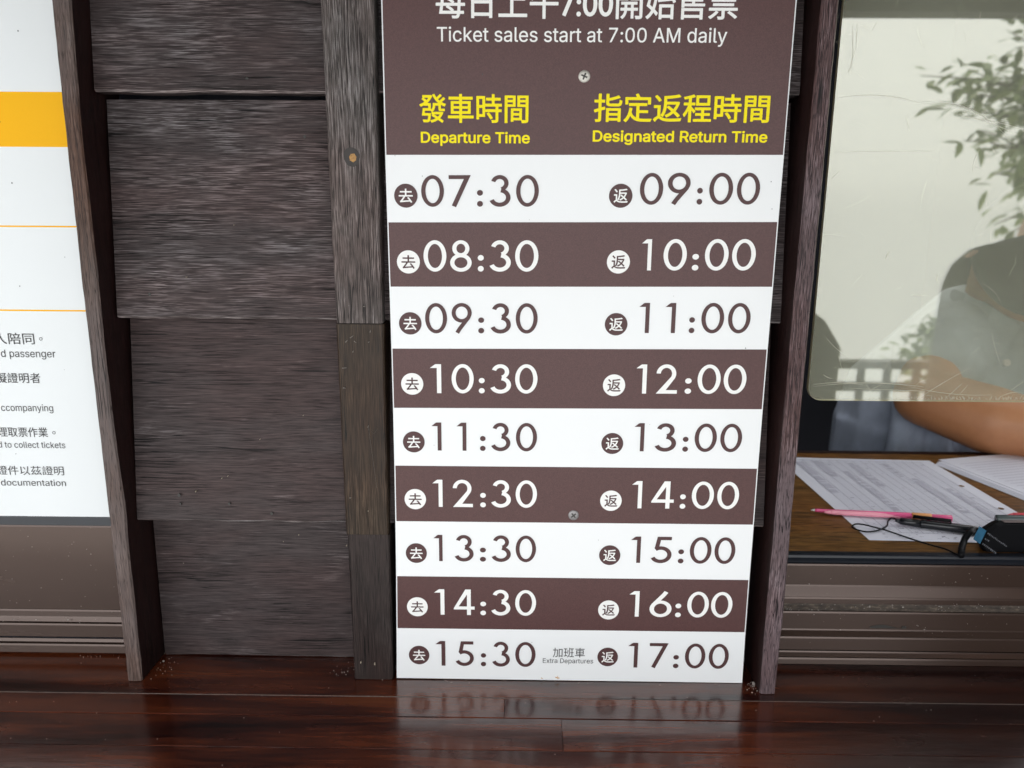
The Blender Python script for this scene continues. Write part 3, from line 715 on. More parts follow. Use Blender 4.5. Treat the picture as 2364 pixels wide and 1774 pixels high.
# ================================================================== ACRYLIC PANE
YP = .042
x0 = on_y(1869.5, 860, YP).x; z0 = on_y(1960, 925.5, YP).z; rc = .0125
pts = [(x0, .79)] + [(x0 + rc - rc*math.cos(R(a_)), z0 + rc - rc*math.sin(R(a_))) for a_ in range(0, 91, 9)] + [(1.25, z0 - .0005), (1.25, .79)]
pane = thing('acrylic_pane', (.8, YP, z0), 'scratched yellowish clear acrylic pane with a rounded corner, hanging over the ticket window', 'pane')
bm = bmesh.new(); prism_xz(bm, pts, YP, YP + .0042, 1, 0); fin('sheet', bm, [PANE, PANE_EDGE], pane)
bm = bmesh.new()
def scratch(p0, p1, bend=0, wd=.00014, n=10):
    wd *= .7
    a, b = on_y(*p0, YP), on_y(*p1, YP); d = b - a; nr = Vector((-d.z, 0, d.x)).normalized(); prev = None
    for i in range(n + 1):
        q = i/n; c = a + d*q + nr*bend*d.length*4*q*(1-q); ww = wd*(.3 + math.sin(math.pi*q)*.9)
        cur = (bm.verts.new((c.x + nr.x*ww, YP - .0002, c.z + nr.z*ww)), bm.verts.new((c.x - nr.x*ww, YP - .0002, c.z - nr.z*ww)))
        if prev: bm.faces.new((prev[0], cur[0], cur[1], prev[1]))
        prev = cur
for s in (((1876, 886), (2130, 893), .02, .0003), ((1876, 889), (1996, 890), .05, .0004), ((1876, 893), (2100, 889), .03, .0003), ((1960, 897), (2132, 903), .0, .00028), ((2090, 890), (2290, 912), -.04, .0002),
          ((2115, 924), (2240, 850), .02, .0002), ((2185, 918), (2222, 885), 0, .0002), ((2216, 910), (2236, 888), 0, .00018), ((2300, 922), (2364, 906), .1, .0002), ((2333, 902), (2364, 880), 0, .00022), ((1900, 864), (1921, 874), -.1, .0004), ((1999, 908), (2042, 885), .03, .00025),
          ((1996, 882), (2014, 907), -.03, .0002), ((1927, 227), (2130, 240), .06, .0003), ((2110, 238), (2335, 330), .13, .0003), ((2230, 270), (2364, 300), .02, .0003), ((2200, 262), (2350, 312), .03, .0003), ((1968, 55), (1966, 170), .01, .0003), ((1979, 55), (1976, 110), .0, .0003), ((1975, 110), (1958, 172), .0, .0003),
          ((1918, 352), (2160, 350), .005, .00018), ((2101, 682), (2138, 682), 0, .00025), ((2052, 580), (2043, 600), .02, .0005), ((1905, 777), (1960, 826), -.05, .0002), ((2167, 655), (2166, 632), .2, .0003), ((2012, 72), (2028, 48), .03, .0002), ((1917, 415), (1942, 390), 0, .0002), ((2091, 267), (2099, 304), 0, .00025), ((2245, 400), (2262, 345), .1, .0002)):
    scratch(*s)
for _ in range(110):
    u, v = random.uniform(1910, 2360), random.uniform(20, 915); L = random.expovariate(1/28); a_ = random.uniform(0, 6.28)
    scratch((u, v), (u + L*math.cos(a_), v + L*math.sin(a_)), random.uniform(-.15, .15), random.uniform(.00006, .00013), 6)
for _ in range(90):
    u = random.uniform(1990, 2364); L = random.uniform(3, 12); scratch((u, 925 - random.random()*3), (u + random.uniform(-6, 6), 925 - L), 0, .0002, 3)
tag(fin('scratches', bm, SCRATCH, pane, recalc=False), kind='stuff')

# ================================================================== INSIDE THE BOOTH
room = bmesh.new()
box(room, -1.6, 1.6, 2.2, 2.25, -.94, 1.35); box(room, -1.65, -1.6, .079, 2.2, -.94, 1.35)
box(room, 1.6, 1.65, .079, .14, -.94, 1.35); box(room, 1.6, 1.65, 1.55, 2.2, -.94, 1.35); box(room, 1.6, 1.65, .1401, 1.5499, -.94, -.02); box(room, 1.6, 1.65, .1401, 1.5499, 1.2, 1.35)  # side opening added in the unseen wall to let daylight in
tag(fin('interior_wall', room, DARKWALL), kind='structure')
room = bmesh.new(); box(room, -1.6, 1.65, .56, 2.2, 1.305, 1.3495); box(room, -1.6, .25, .0785, .5599, 1.305, 1.3495); box(room, 1.45, 1.65, .0785, .5599, 1.305, 1.3495)
tag(fin('ceiling', room, WHITEWALL), kind='structure')   # unseen, white for bounce; the gap over the desk is added for daylight
DZ = .11
desk = thing('desk', (.8, .2, DZ), 'brown wood-grain desk top inside the ticket window', 'desk')
bm = bmesh.new(); box(bm, .30, 1.45, .0572, .392, DZ - .025, DZ); bevel(bm, .002); fin('desk_top', bm, W_DESK, desk)
bm = bmesh.new(); box(bm, .30, 1.45, .3921, .402, DZ - .03, DZ + .0005); fin('edge_band', bm, W_SIDE, desk)
for x in (.34, 1.38):
    for y in (.10, .34):
        bm = bmesh.new(); box(bm, x, x + .04, y, y + .04, -.94, DZ - .0255); fin('leg', bm, W_SIDE, desk)

# printed form
A = [Vector((.4796, .0881)), Vector((.686, .0800)), Vector((.6806, .3575)), Vector((.4745, .3700))]   # near-left, near-right, far-right, far-left
def pm(s, t): return (A[0]*(1-s) + A[1]*s)*(1-t) + (A[3]*(1-s) + A[2]*s)*t
form = thing('paper_form', (pm(.5, .5).x, pm(.5, .5).y, DZ), 'printed table form, a white sheet with two punched holes lying on the desk', 'paper')
def pz(s, t): return DZ + .0006 + .0007*(.5 + .5*math.sin(s*5 + t*3))*s
bm = bmesh.new(); g = [[bm.verts.new((*pm(s/12, t/12), pz(s/12, t/12))) for s in range(13)] for t in range(13)]
for t in range(12):
    for s in range(12): bm.faces.new((g[t][s], g[t][s+1], g[t+1][s+1], g[t+1][s]))
sheet = fin('sheet', bm, PAPER, form, smooth=True)
def on_sheet(bm, s0, t0, s1, t1, dz=.0003):
    n = 8 if abs(t1-t0) > abs(s1-s0) else 8
    if abs(t1-t0) > abs(s1-s0):
        ps = [((s0, t0+(t1-t0)*i/n), (s1, t0+(t1-t0)*i/n)) for i in range(n+1)]
    else:
        ps = [((s0+(s1-s0)*i/n, t0), (s0+(s1-s0)*i/n, t1)) for i in range(n+1)]
    vv = [[bm.verts.new((*pm(*q), pz(*q) + dz)) for q in pr] for pr in ps]
    for i in range(n): bm.faces.new((vv[i][0], vv[i][1], vv[i+1][1], vv[i+1][0]))
bm = bmesh.new(); cols = [.085, .15, .21, .265, .32, .375, .42, .475, .53, .58, .63, .68, .74, .80, .86, .915]
for c in cols: on_sheet(bm, c - .0012, .075, c + .0012, .965)
for t in (.075, .135, .965): on_sheet(bm, .085, t - .001, .915, t + .001)
fin('grid_lines', bm, INK, sheet, recalc=False)
bm = bmesh.new()
for i in range(46):
    t = .15 + i*.0178; on_sheet(bm, .085, t - .0011, .915, t + .0011, .0002)
fin('row_lines', bm, INK_L, sheet, recalc=False)
bm = bmesh.new()
for (s0, s1, t0, t1) in ((.325, .37, .25, .80), (.425, .47, .60, .93), (.685, .735, .30, .72), (.805, .85, .22, .60), (.635, .675, .74, .93), (.09, .145, .5, .93), (.2, .26, .72, .95)):
    t = t0
    while t < t1:
        L = random.uniform(.01, .05); on_sheet(bm, s0 + random.uniform(0, .008), t, s1 - random.uniform(0, .012), min(t1, t+L), .00035); t += L + random.choice((0, .002, .01))
tag(fin('grey_cells', bm, INK_L, sheet, recalc=False), kind='stuff')
bm = bmesh.new()
for _ in range(150):
    c = random.choice(cols[:-1]); s = c + random.uniform(.004, .035); t = random.choice((random.uniform(.08, .13), random.uniform(.15, .95), random.uniform(.02, .06)))
    on_sheet(bm, s, t, s + random.uniform(.008, .022), t + random.uniform(.002, .005), .0004)
tag(fin('handwriting', bm, INK, sheet, recalc=False), kind='stuff')
bm = bmesh.new()
for (u, v) in ((2220, 1123), (2311, 1175)):
    p = on_z(u, v, DZ + .001); bm = bmesh.new(); f = [bm.verts.new((p.x + .0032*math.cos(q*.5236), p.y + .0032*math.sin(q*.5236), pz(.95, .5) + .0004)) for q in range(12)]; bm.faces.new(f); fin('punched_hole', bm, W_DESK, sheet, recalc=False)

# paper stack
stack = thing('paper_stack', (.79, .26, DZ), 'pile of lined white sheets on the desk, partly under the arm', 'paper')
bm = bmesh.new(); ib = bmesh.new()
a, b = Vector((.6840, .3310)), Vector((.7166, .2086)); d = (b-a).normalized(); e = Vector((-d.y, d.x))
for k_ in range(5):
    off = Vector((k_*.0022, k_*.0015)); z = DZ + .0006 + k_*.0007
    if k_ == 4: off = Vector((.011, .012))
    P = [a + off - d*.012, a + off + d*.285, a + off + d*.285 + e*.2, a + off + e*.2 - d*.012]
    lo = [bm.verts.new((*p, z)) for p in P]; hi = [bm.verts.new((*p, z + .0005)) for p in P]
    bm.faces.new(hi); bm.faces.new(lo[::-1])
    for q in range(4): bm.faces.new((lo[q], lo[(q+1) % 4], hi[(q+1) % 4], hi[q]))
for i in range(30):
    p = a + off + d*(.012 + i*.0088); q = p + e*.18; p = p + e*.012
    f = [ib.verts.new((*v, z + .0012)) for v in (p, q, q + d*.0012, p + d*.0012)]; ib.faces.new(f)
pile = fin('sheets', bm, PAPER, stack); fin('row_lines', ib, INK_L, pile, recalc=False)

# pens
def pen_tube(p0, p1, segs, name, label):
    p0, p1 = Vector(p0), Vector(p1); d = p1 - p0
    t = thing(name, p0, label, 'pen')
    for (q0, q1, r0, r1, mt, nm) in segs:
        bm = bmesh.new(); tube(bm, [p0 + d*q0, p0 + d*(q0*.98+q1*.02), p0 + d*(q0*.02+q1*.98), p0 + d*q1], [r0*.8, r0, r1, r1*.8], 14); fin(nm, bm, mt, t, smooth=True)
    return t
pen_tube((*on_z(1872, 1174, DZ + .006).xy, DZ + .004), (*on_z(2150, 1194, DZ + .006).xy, DZ + .0062), [(0, .035, .0007, .0016, STEEL, 'tip'), (.035, .84, .0019, .0033, PINK, 'barrel'), (.84, 1, .0036, .0036, ORANGE, 'cap')], 'pen', 'pink pen with an orange end lying across the form, farther of the two')
pen_tube((*on_z(1903, 1183, DZ + .004).xy, DZ + .0042), (*on_z(2197, 1199, DZ + .004).xy, DZ + .0050), [(0, .05, .0011, .0025, PINK_L, 'tip'), (.05, .80, .0026, .0034, PINK_L, 'barrel'), (.80, 1, .0035, .0035, PINK, 'cap')], 'pen', 'pale pink pen lying in front of the orange-ended pen')
pen_tube((*on_z(2322, 1190, DZ + .006).xy, DZ + .005), (*on_z(2480, 1192, DZ + .006).xy, DZ + .005), [(0, .1, .0008, .0035, RED, 'tip'), (.1, 1, .0040, .0040, RED, 'barrel')], 'pen', 'red pen lying behind the black card reader')
p0, p1 = Vector((*on_z(2066, 1201, DZ + .006).xy, DZ + .0055)), Vector((*on_z(2262, 1226, DZ + .006).xy, DZ + .0058))
bp = pen_tube(p0, p1, [(0, .06, .0012, .0030, BLACK, 'tip'), (.06, .30, .0036, .0044, BLACK, 'grip'), (.30, 1, .0047, .0047, BLACK, 'barrel')], 'pen', 'black pen tied to a cord, lying on the form beside the card reader')
bm = bmesh.new(); c0, c1 = p0 + (p1-p0)*.22, p0 + (p1-p0)*.66; n_ = Vector((0, .0005, .0064))
tube(bm, [c0 + n_*.8, c0 + n_*1.1, c1 + n_*1.1, c1 + n_*.5], [.0012, .0020, .0020, .0018], 8); fin('clip', bm, BLACK_M, bp, smooth=True)
bm = bmesh.new(); px = [(2068, 1199), (2058, 1197), (2050, 1204), (2048, 1214), (2038, 1221), (2022, 1227), (2000, 1229), (1978, 1224), (1967, 1217), (1976, 1213), (1997, 1215), (2020, 1221), (2040, 1226), (2070, 1234), (2105, 1246), (2150, 1260), (2180, 1268), (2200, 1277), (2212, 1283)]
pp = [Vector((*on_z(u, v, DZ + .0022).xy, DZ + .0026 + (.001 if 8 < i < 13 else 0))) for i, (u, v) in enumerate(px)]
sm = []
for i in range(len(pp)-1):
    P0, P1, P2, P3 = pp[max(0, i-1)], pp[i], pp[i+1], pp[min(len(pp)-1, i+2)]
    for q in range(5):
        t = q/5; sm.append(.5*((2*P1) + (P2-P0)*t + (2*P0-5*P1+4*P2-P3)*t*t + (3*P1-P0-3*P2+P3)*t**3))
tube(bm, sm + [pp[-1]], .00085, 7); fin('cord', bm, BLACK_M, bp, smooth=True)

# card reader
q0 = on_z(2273, 1194, .142); q0.z = 0; dl, dw = Vector((0, -1, 0)), Vector((1, 0, 0)); L_, W_ = q0.y - .0615, .085
dev = thing('card_reader', (q0.x, q0.y, DZ), 'black card reader with grey screen and blue sticker, on the desk by the rail', 'card reader')
def dpt(l, ww, z):
    return q0 + dl*l + dw*ww + Vector((0, 0, DZ + (z - DZ)*.032/.0405))
bm = bmesh.new(); rows = []
prof = [(-.004, DZ+.0008), (-.008, DZ+.012), (-.006, .138), (.000, .1475), (.004, .150), (.012, .151)]
lens = [0, .004, .012, L_-.01, L_]
def sect(l, ins):
    return [dpt(l, -.004 + ins, DZ + .0008), dpt(l, -.009 + ins, DZ + .010), dpt(l, -.004 + ins, .140 - ins), dpt(l, .004 + ins, .1475 - ins), dpt(l, .010 + ins, .1505 - ins), dpt(l, W_ - .010 - ins, .1505 - ins), dpt(l, W_ - ins, .142 - ins), dpt(l, W_ - .002 - ins, DZ + .0008)]
for l, ins in ((-.006, .012), (-.003, .006), (.002, .002), (.010, 0), (L_ - .004, 0), (L_, .002)):
    rows.append([bm.verts.new(p) for p in sect(l, ins)])
for a_, b_ in zip(rows, rows[1:]):
    for i in range(8): bm.faces.new((a_[i], a_[(i+1) % 8], b_[(i+1) % 8], b_[i]))
bm.faces.new(rows[0]); bm.faces.new(rows[-1][::-1]); fin('body', bm, BLACK_M, dev)
bm = bmesh.new(); tube(bm, [dpt(.004, .010, .1500), dpt(.004, W_ - .010, .1500)], .0042, 10); fin('grey_rim', bm, GUN, dev, smooth=True)
def devquad(name, l0, l1, w0, w1, z, mt, par):
    bm = bmesh.new(); P = [dpt(l0, w0, z), dpt(l1, w0, z), dpt(l1, w1, z), dpt(l0, w1, z)]
    lo = [bm.verts.new(p) for p in P]; hi = [bm.verts.new(p + Vector((0, 0, .0006))) for p in P]; bm.faces.new(hi)
    for i in range(4): bm.faces.new((lo[i], lo[(i+1) % 4], hi[(i+1) % 4], hi[i]))
    return fin(name, bm, mt, par)
devquad('screen', .014, L_ - .008, .0115, W_ - .0115, .1506, SCREEN, dev)
def side(name, rects, mt):
    bm = bmesh.new()
    for (l0, z0_, l1, z1_) in rects:
        f = [bm.verts.new(dpt(l, -.0044 - .005*(.140 - z)/.020 - .0004, z)) for l, z in ((l0, z0_), (l1, z0_), (l1, z1_), (l0, z1_))]; bm.faces.new(f)
    return tag(fin(name, bm, mt, dev, recalc=False), kind='stuff' if len(rects) > 3 else None)
side('sticker', [(.002, .121, .014, .139)], STICK)
rc_ = []
for r_, (zz, n0, l0) in enumerate(((.136, 13, .017), (.129, 3, .017), (.122, 9, .017))):
    l = l0
    for i in range(n0):
        wv = random.uniform(.0012, .0022); rc_.append((l, zz + random.uniform(0, .0006), l + wv, zz + random.uniform(.0018, .0026))); l += wv + .0008
side('small_print', rc_, TINY)
cab = bmesh.new(); px = [(2246, 1222, .014), (2236, 1232, .012), (2227, 1245, .006), (2222, 1260, .003), (2219, 1275, .003), (2219, 1284, .003)]
tube(cab, [Vector((*on_z(u, v, DZ + z).xy, DZ + max(z, .0038))) for u, v, z in px], .0032, 10)
tag(fin('cable', cab, BLACK_M, smooth=True), 'thick black cable curving off the card reader down to the window rail', 'cable')

# ================================================================== PEOPLE
def caps(bm, p0, r0, p1, r1, n=16):
    p0, p1 = Vector(p0), Vector(p1); m = 6
    d = (p1-p0); L = d.length
    for i in range(m + 1):
        q = i/m; bmesh.ops.create_icosphere(bm, subdivisions=2, radius=r0*(1-q) + r1*q, matrix=Matrix.Translation(p0 + d*q))
    t = d.normalized(); a = t.cross(Vector((.3, .5, .8))).normalized(); b = t.cross(a)
    A_ = [bm.verts.new(p0 + (a*math.cos(2*math.pi*k/n) + b*math.sin(2*math.pi*k/n))*r0) for k in range(n)]
    B_ = [bm.verts.new(p1 + (a*math.cos(2*math.pi*k/n) + b*math.sin(2*math.pi*k/n))*r1) for k in range(n)]
    for k in range(n): bm.faces.new((A_[k], A_[(k+1) % n], B_[(k+1) % n], B_[k]))
    bm.faces.new(A_[::-1]); bm.faces.new(B_)
def ell(bm, c, rx, ry, rz, rot=None):
    m_ = Matrix.Translation(Vector(c)) @ (rot.to_4x4() if rot else Matrix.Identity(4)) @ Matrix.Diagonal((rx, ry, rz, 1))
    bmesh.ops.create_icosphere(bm, subdivisions=3, radius=1, matrix=m_)
def fuse(name, bm, mat, parent, voxel, smooth=6):
    me = bpy.data.meshes.new(name); bmesh.ops.recalc_face_normals(bm, faces=bm.faces[:]); bm.to_mesh(me); bm.free()
    o = bpy.data.objects.new(name, me); COL.objects.link(o)
    r = o.modifiers.new('r', 'REMESH'); r.mode = 'VOXEL'; r.voxel_size = voxel
    s = o.modifiers.new('s', 'SMOOTH'); s.factor = .5; s.iterations = smooth
    me2 = bpy.data.meshes.new_from_object(o.evaluated_get(bpy.context.evaluated_depsgraph_get()))
    bpy.data.objects.remove(o); bpy.data.meshes.remove(me)
    for p in me2.polygons: p.use_smooth = True
    me2.name = name; me2.materials.clear()
    return link(name, me2, mat, parent)
def hand(bm, wr, dirv, up, side_, s=1.0):
    """palm, four curled fingers of different length and a thumb leaving the side of the palm"""
    f = Vector(dirv).normalized(); u = Vector(up); u = (u - f*u.dot(f)).normalized(); r = f.cross(u)*side_
    wr = Vector(wr); pc = wr + f*.045*s
    for k in range(4): caps(bm, wr + f*.01*s + r*(.012-.008*k)*s, .012*s, wr + f*.085*s + r*(.027-.018*k)*s, .010*s, 10)
    for k, L in enumerate((.070, .078, .072, .056)):
        b0 = wr + f*.088*s + r*(.028-.0185*k)*s; p = b0; a = .25
        for seg, q in enumerate((.45, .32, .23)):
            a += .38 if seg else .15; dr = (f*math.cos(a) - u*math.sin(a)); e_ = p + dr*L*q*s; caps(bm, p, (.0088-.001*seg)*s, e_, (.0080-.001*seg)*s, 8); p = e_
    t0 = wr + f*.028*s + r*.030*s; t1 = t0 + (f*.6 + r*.75 - u*.25).normalized()*.038*s; t2 = t1 + (f*.9 + r*.2 - u*.35).normalized()*.030*s
    caps(bm, t0, .012*s, t1, .0095*s, 8); caps(bm, t1, .0095*s, t2, .0078*s, 8)

clerk = thing('person', (.9, .6, -.45), 'seated clerk in a blue-grey shirt, head bent, arms on the desk behind the pane', 'person')
HC = Vector((.945, .585, .378)); HR = Matrix.Rotation(R(66), 3, 'X') @ Matrix.Rotation(R(8), 3, 'Y')
b1 = bmesh.new()
ell(b1, HC, .078, .098, .098, HR)
def hp(x, y, z): return HC + HR @ Vector((x, y, z))
ell(b1, hp(0, -.055, -.065), .050, .045, .055, HR)                       # jaw
caps(b1, hp(0, -.098, -.005), .009, hp(0, -.112, -.035), .012)           # nose
for s_ in (-1, 1):
    ell(b1, hp(s_*.076, .005, -.02), .010, .018, .026, HR)               # ears
    ell(b1, hp(s_*.032, -.088, .018), .024, .012, .008, HR)              # brows
    ell(b1, hp(s_*.032, -.084, .000), .013, .010, .008, HR)              # eyelids
ell(b1, hp(0, -.096, -.062), .022, .010, .006, HR); ell(b1, hp(0, -.094, -.073), .018, .010, .006, HR)   # lips
caps(b1, hp(0, .025, -.05), .060, (.935, .665, .235), .062)
# right arm (viewer's left) and left arm
caps(b1, (.810, .585, .230), .050, (.722, .470, .176), .043); caps(b1, (.722, .470, .176), .044, (.795, .410, .155), .050); caps(b1, (.795, .410, .155), .049, (.930, .335, .138), .029)
hand(b1, (.930, .335, .140), (.95, -.30, -.06), (0, .1, 1), -1)
caps(b1, (1.09, .60, .23), .050, (1.18, .47, .180), .045); caps(b1, (1.18, .47, .18), .045, (1.115, .40, .165), .047); caps(b1, (1.115, .40, .165), .046, (1.02, .300, .142), .029)
hand(b1, (1.02, .300, .140), (-.75, -.65, -.06), (0, .1, 1), 1)
# legs under the desk
for s_ in (-1, 1):
    caps(b1, (.90 + s_*.10, .66, -.42), .075, (.90 + s_*.13, .25, -.40), .060); caps(b1, (.90 + s_*.13, .25, -.40), .055, (.90 + s_*.13, .30, -.86), .038); caps(b1, (.90 + s_*.13, .32, -.885), .038, (.90 + s_*.14, .16, -.90), .030)
caps(b1, (.90, .68, -.40), .13, (.92, .70, .10), .12)
body = fuse('body', b1, SKIN, clerk, .0050, 4)
b2 = bmesh.new()
caps(b2, (.862, .66, -.20), .185, (.872, .67, .08), .185); caps(b2, (.872, .67, .08), .182, (.935, .695, .205), .130); caps(b2, (1.0, .68, -.2), .17, (1.02, .69, .10), .165)
caps(b2, (.86, .635, .240), .066, (1.04, .645, .240), .066)
caps(b2, (.858, .630, .238), .066, (.772, .535, .206), .062); caps(b2, (1.05, .64, .21), .066, (1.12, .56, .20), .063)
for (x0_, z0_, x1_, z1_, r_) in ((.712, .125, .696, -.06, .026), (.738, .150, .734, -.06, .016), (.770, .165, .786, -.06, .026), (.822, .17, .836, -.06, .020), (.88, .16, .90, -.06, .024)):
    caps(b2, (x0_ + .012, .575, .235), r_*.30, (x0_, .505, .13), r_*.62); caps(b2, (x0_, .505, .13), r_*.62, (x1_, .484, z1_), r_)
shirt = fuse('shirt', b2, SHIRT, clerk, .0060, 3)
b3 = bmesh.new()                                                         # collar: two folded leaves round the neck
for s_ in (-1, 1):
    pts_ = [Vector((.940 + s_*.070, .69, .318)), Vector((.940 + s_*.080, .635, .315)), Vector((.932 + s_*.055, .585, .298)), Vector((.920 + s_*.012, .555, .272))]
    ot = [p + Vector((s_*.022, -.018, -.045)) for p in pts_]; ot[-1] = pts_[-1] + Vector((s_*.030, -.004, -.055))
    i_ = [b3.verts.new(p) for p in pts_]; o_ = [b3.verts.new(p) for p in ot]; i2 = [b3.verts.new(p + Vector((0, .006, -.002))) for p in pts_]; o2 = [b3.verts.new(p + Vector((0, .006, -.002))) for p in ot]
    for q in range(3):
        b3.faces.new((i_[q], i_[q+1], o_[q+1], o_[q])); b3.faces.new((i2[q], o2[q], o2[q+1], i2[q+1])); b3.faces.new((o_[q], o_[q+1], o2[q+1], o2[q])); b3.faces.new((i_[q], i2[q], i2[q+1], i_[q+1]))
    b3.faces.new((i_[3], i2[3], o2[3], o_[3])); b3.faces.new((i_[0], o_[0], o2[0], i2[0]))
fin('collar', b3, SHIRT, shirt)
b4 = bmesh.new()
ell(b4, HC + HR @ Vector((-.012, .006, .020)), .104, .110, .098, HR)
for q in range(26):
    a_ = random.uniform(0, 6.28); c_ = HC + HR @ Vector((math.cos(a_)*.072, .014 + math.sin(a_)*.088, random.uniform(.0, .05))); caps(b4, c_, .013, c_ + HR @ Vector((math.cos(a_)*.012, math.sin(a_)*.012, -.022)), .008, 8)
hair = fuse('hair', b4, HAIR, clerk, .0055, 2)
p = on_y(2322, 838, .545); b5 = bmesh.new(); tube(b5, [p, p + Vector((0, -.004, .001))], .0058, 14); fin('button', b5, PAPER, shirt)

by = thing('person', (1.05, -.53, -.9), 'bystander in a charcoal jacket standing outside, seen only mirrored in the pane', 'person')
BX, BY = 1.055, -.53
b1 = bmesh.new(); ell(b1, (BX, BY - .01, .66), .078, .098, .115); ell(b1, (BX, BY + .045, .60), .05, .045, .05); caps(b1, (BX, BY + .085, .655), .009, (BX, BY + .102, .632), .012)
for s_ in (-1, 1): ell(b1, (BX + s_*.08, BY, .65), .012, .02, .03)
caps(b1, (BX, BY, .60), .058, (BX, BY - .01, .40), .065); caps(b1, (BX, BY - .01, .38), .12, (BX, BY, -.05), .12)
for s_ in (-1, 1):
    caps(b1, (BX + s_*.17, BY - .01, .345), .052, (BX + s_*.20, BY - .01, .05), .042); caps(b1, (BX + s_*.20, BY - .01, .05), .040, (BX + s_*.20, BY + .06, -.18), .028)
    hand(b1, (BX + s_*.20, BY + .06, -.19), (0, .1, -1), (s_*.6, .6, 0), 1)
    caps(b1, (BX + s_*.09, BY, -.08), .075, (BX + s_*.10, BY + .01, -.47), .055); caps(b1, (BX + s_*.10, BY + .01, -.47), .055, (BX + s_*.10, BY - .01, -.84), .040); caps(b1, (BX + s_*.10, BY - .02, -.865), .034, (BX + s_*.11, BY + .14, -.872), .028)
fuse('body', b1, SKIN, by, .008, 4)
b2 = bmesh.new(); caps(b2, (BX, BY - .01, .27), .150, (BX, BY, -.08), .150); caps(b2, (BX - .11, BY - .01, .33), .085, (BX + .11, BY - .01, .33), .085)
for s_ in (-1, 1):
    caps(b2, (BX + s_*.155, BY - .01, .325), .078, (BX + s_*.185, BY - .01, .06), .060); caps(b2, (BX + s_*.185, BY - .01, .06), .058, (BX + s_*.20, BY + .055, -.16), .042)
fuse('jacket', b2, JACKET, by, .009, 4)
b2 = bmesh.new()
for s_ in (-1, 1): caps(b2, (BX + s_*.08, BY, -.10), .092, (BX + s_*.10, BY + .01, -.47), .070); caps(b2, (BX + s_*.10, BY + .01, -.47), .070, (BX + s_*.10, BY - .01, -.83), .058)
fuse('trousers', b2, TROUSER, by, .010, 3)
b2 = bmesh.new(); ell(b2, (BX, BY - .025, .69), .088, .100, .098); fuse('hair', b2, HAIR, by, .008, 3)

# ================================================================== OUTSIDE, IN FRONT OF THE WINDOW (seen mirrored in the pane)
def mir(u, v, yv):                       # a point whose mirror image in the pane lies on the plane y = yv
    p = on_y(u, v, yv); return Vector((p.x, 2*YP - yv, p.z))
EY = 2*YP - 1.1
eave = thing('porch_eave', (.3, EY, .86), 'dark timber porch eave above the ticket window, mirrored along the top of the pane', 'eave')
bm = bmesh.new(); box(bm, -4, 5, EY - .06, EY, .864, .99); fin('fascia', bm, W_EAVE, eave)
bm = bmesh.new(); profile_x(bm, [(EY - .02, .9905), (.078, 1.36), (.078, 1.40), (EY - .02, 1.03)], -4, 5); fin('roof', bm, W_EAVE, eave)
rail = thing('railing', (1.5, -1.4, -.9), 'grey wooden lattice railing at the pavement edge, mirrored low in the pane', 'railing')
RYV = 1.5; RY = 2*YP - RYV
zt, zt2 = on_y(1930, 832, RYV).z, on_y(1930, 848, RYV).z; zm, zm2 = on_y(1930, 884, RYV).z, on_y(1930, 901, RYV).z
bm = bmesh.new(); box(bm, 1.0045, 4, RY - .02, RY + .025, zt2, zt); fin('top_rail', bm, W_RAILING, rail)
bm = bmesh.new(); box(bm, 1.0045, 4, RY - .014, RY + .014, zm2, zm); fin('middle_rail', bm, W_RAILING, rail)
bm = bmesh.new(); box(bm, 1.0045, 4, RY - .014, RY + .014, -.83, -.79); fin('bottom_rail', bm, W_RAILING, rail)
for i in range(26):
    x = 1.083 + i*.0785 + random.uniform(-.003, .003)
    bm = bmesh.new(); box(bm, x, x + .013, RY - .0135, RY + .012, zm + .0005, zt2 - .0005); box(bm, x, x + .013, RY - .0135, RY + .012, -.7895, zm2 - .0005); fin('baluster', bm, W_RAILING, rail)
bm = bmesh.new(); xa, xb = on_y(1866, 800, RYV).x - .05, 1.004
prism_xz(bm, [(xa, -.90), (xb, -.90), (xb, .085), (xb - .05, .16), (xa, .21)], RY - .05, RY + .05); fin('post', bm, W_RAILING, rail)

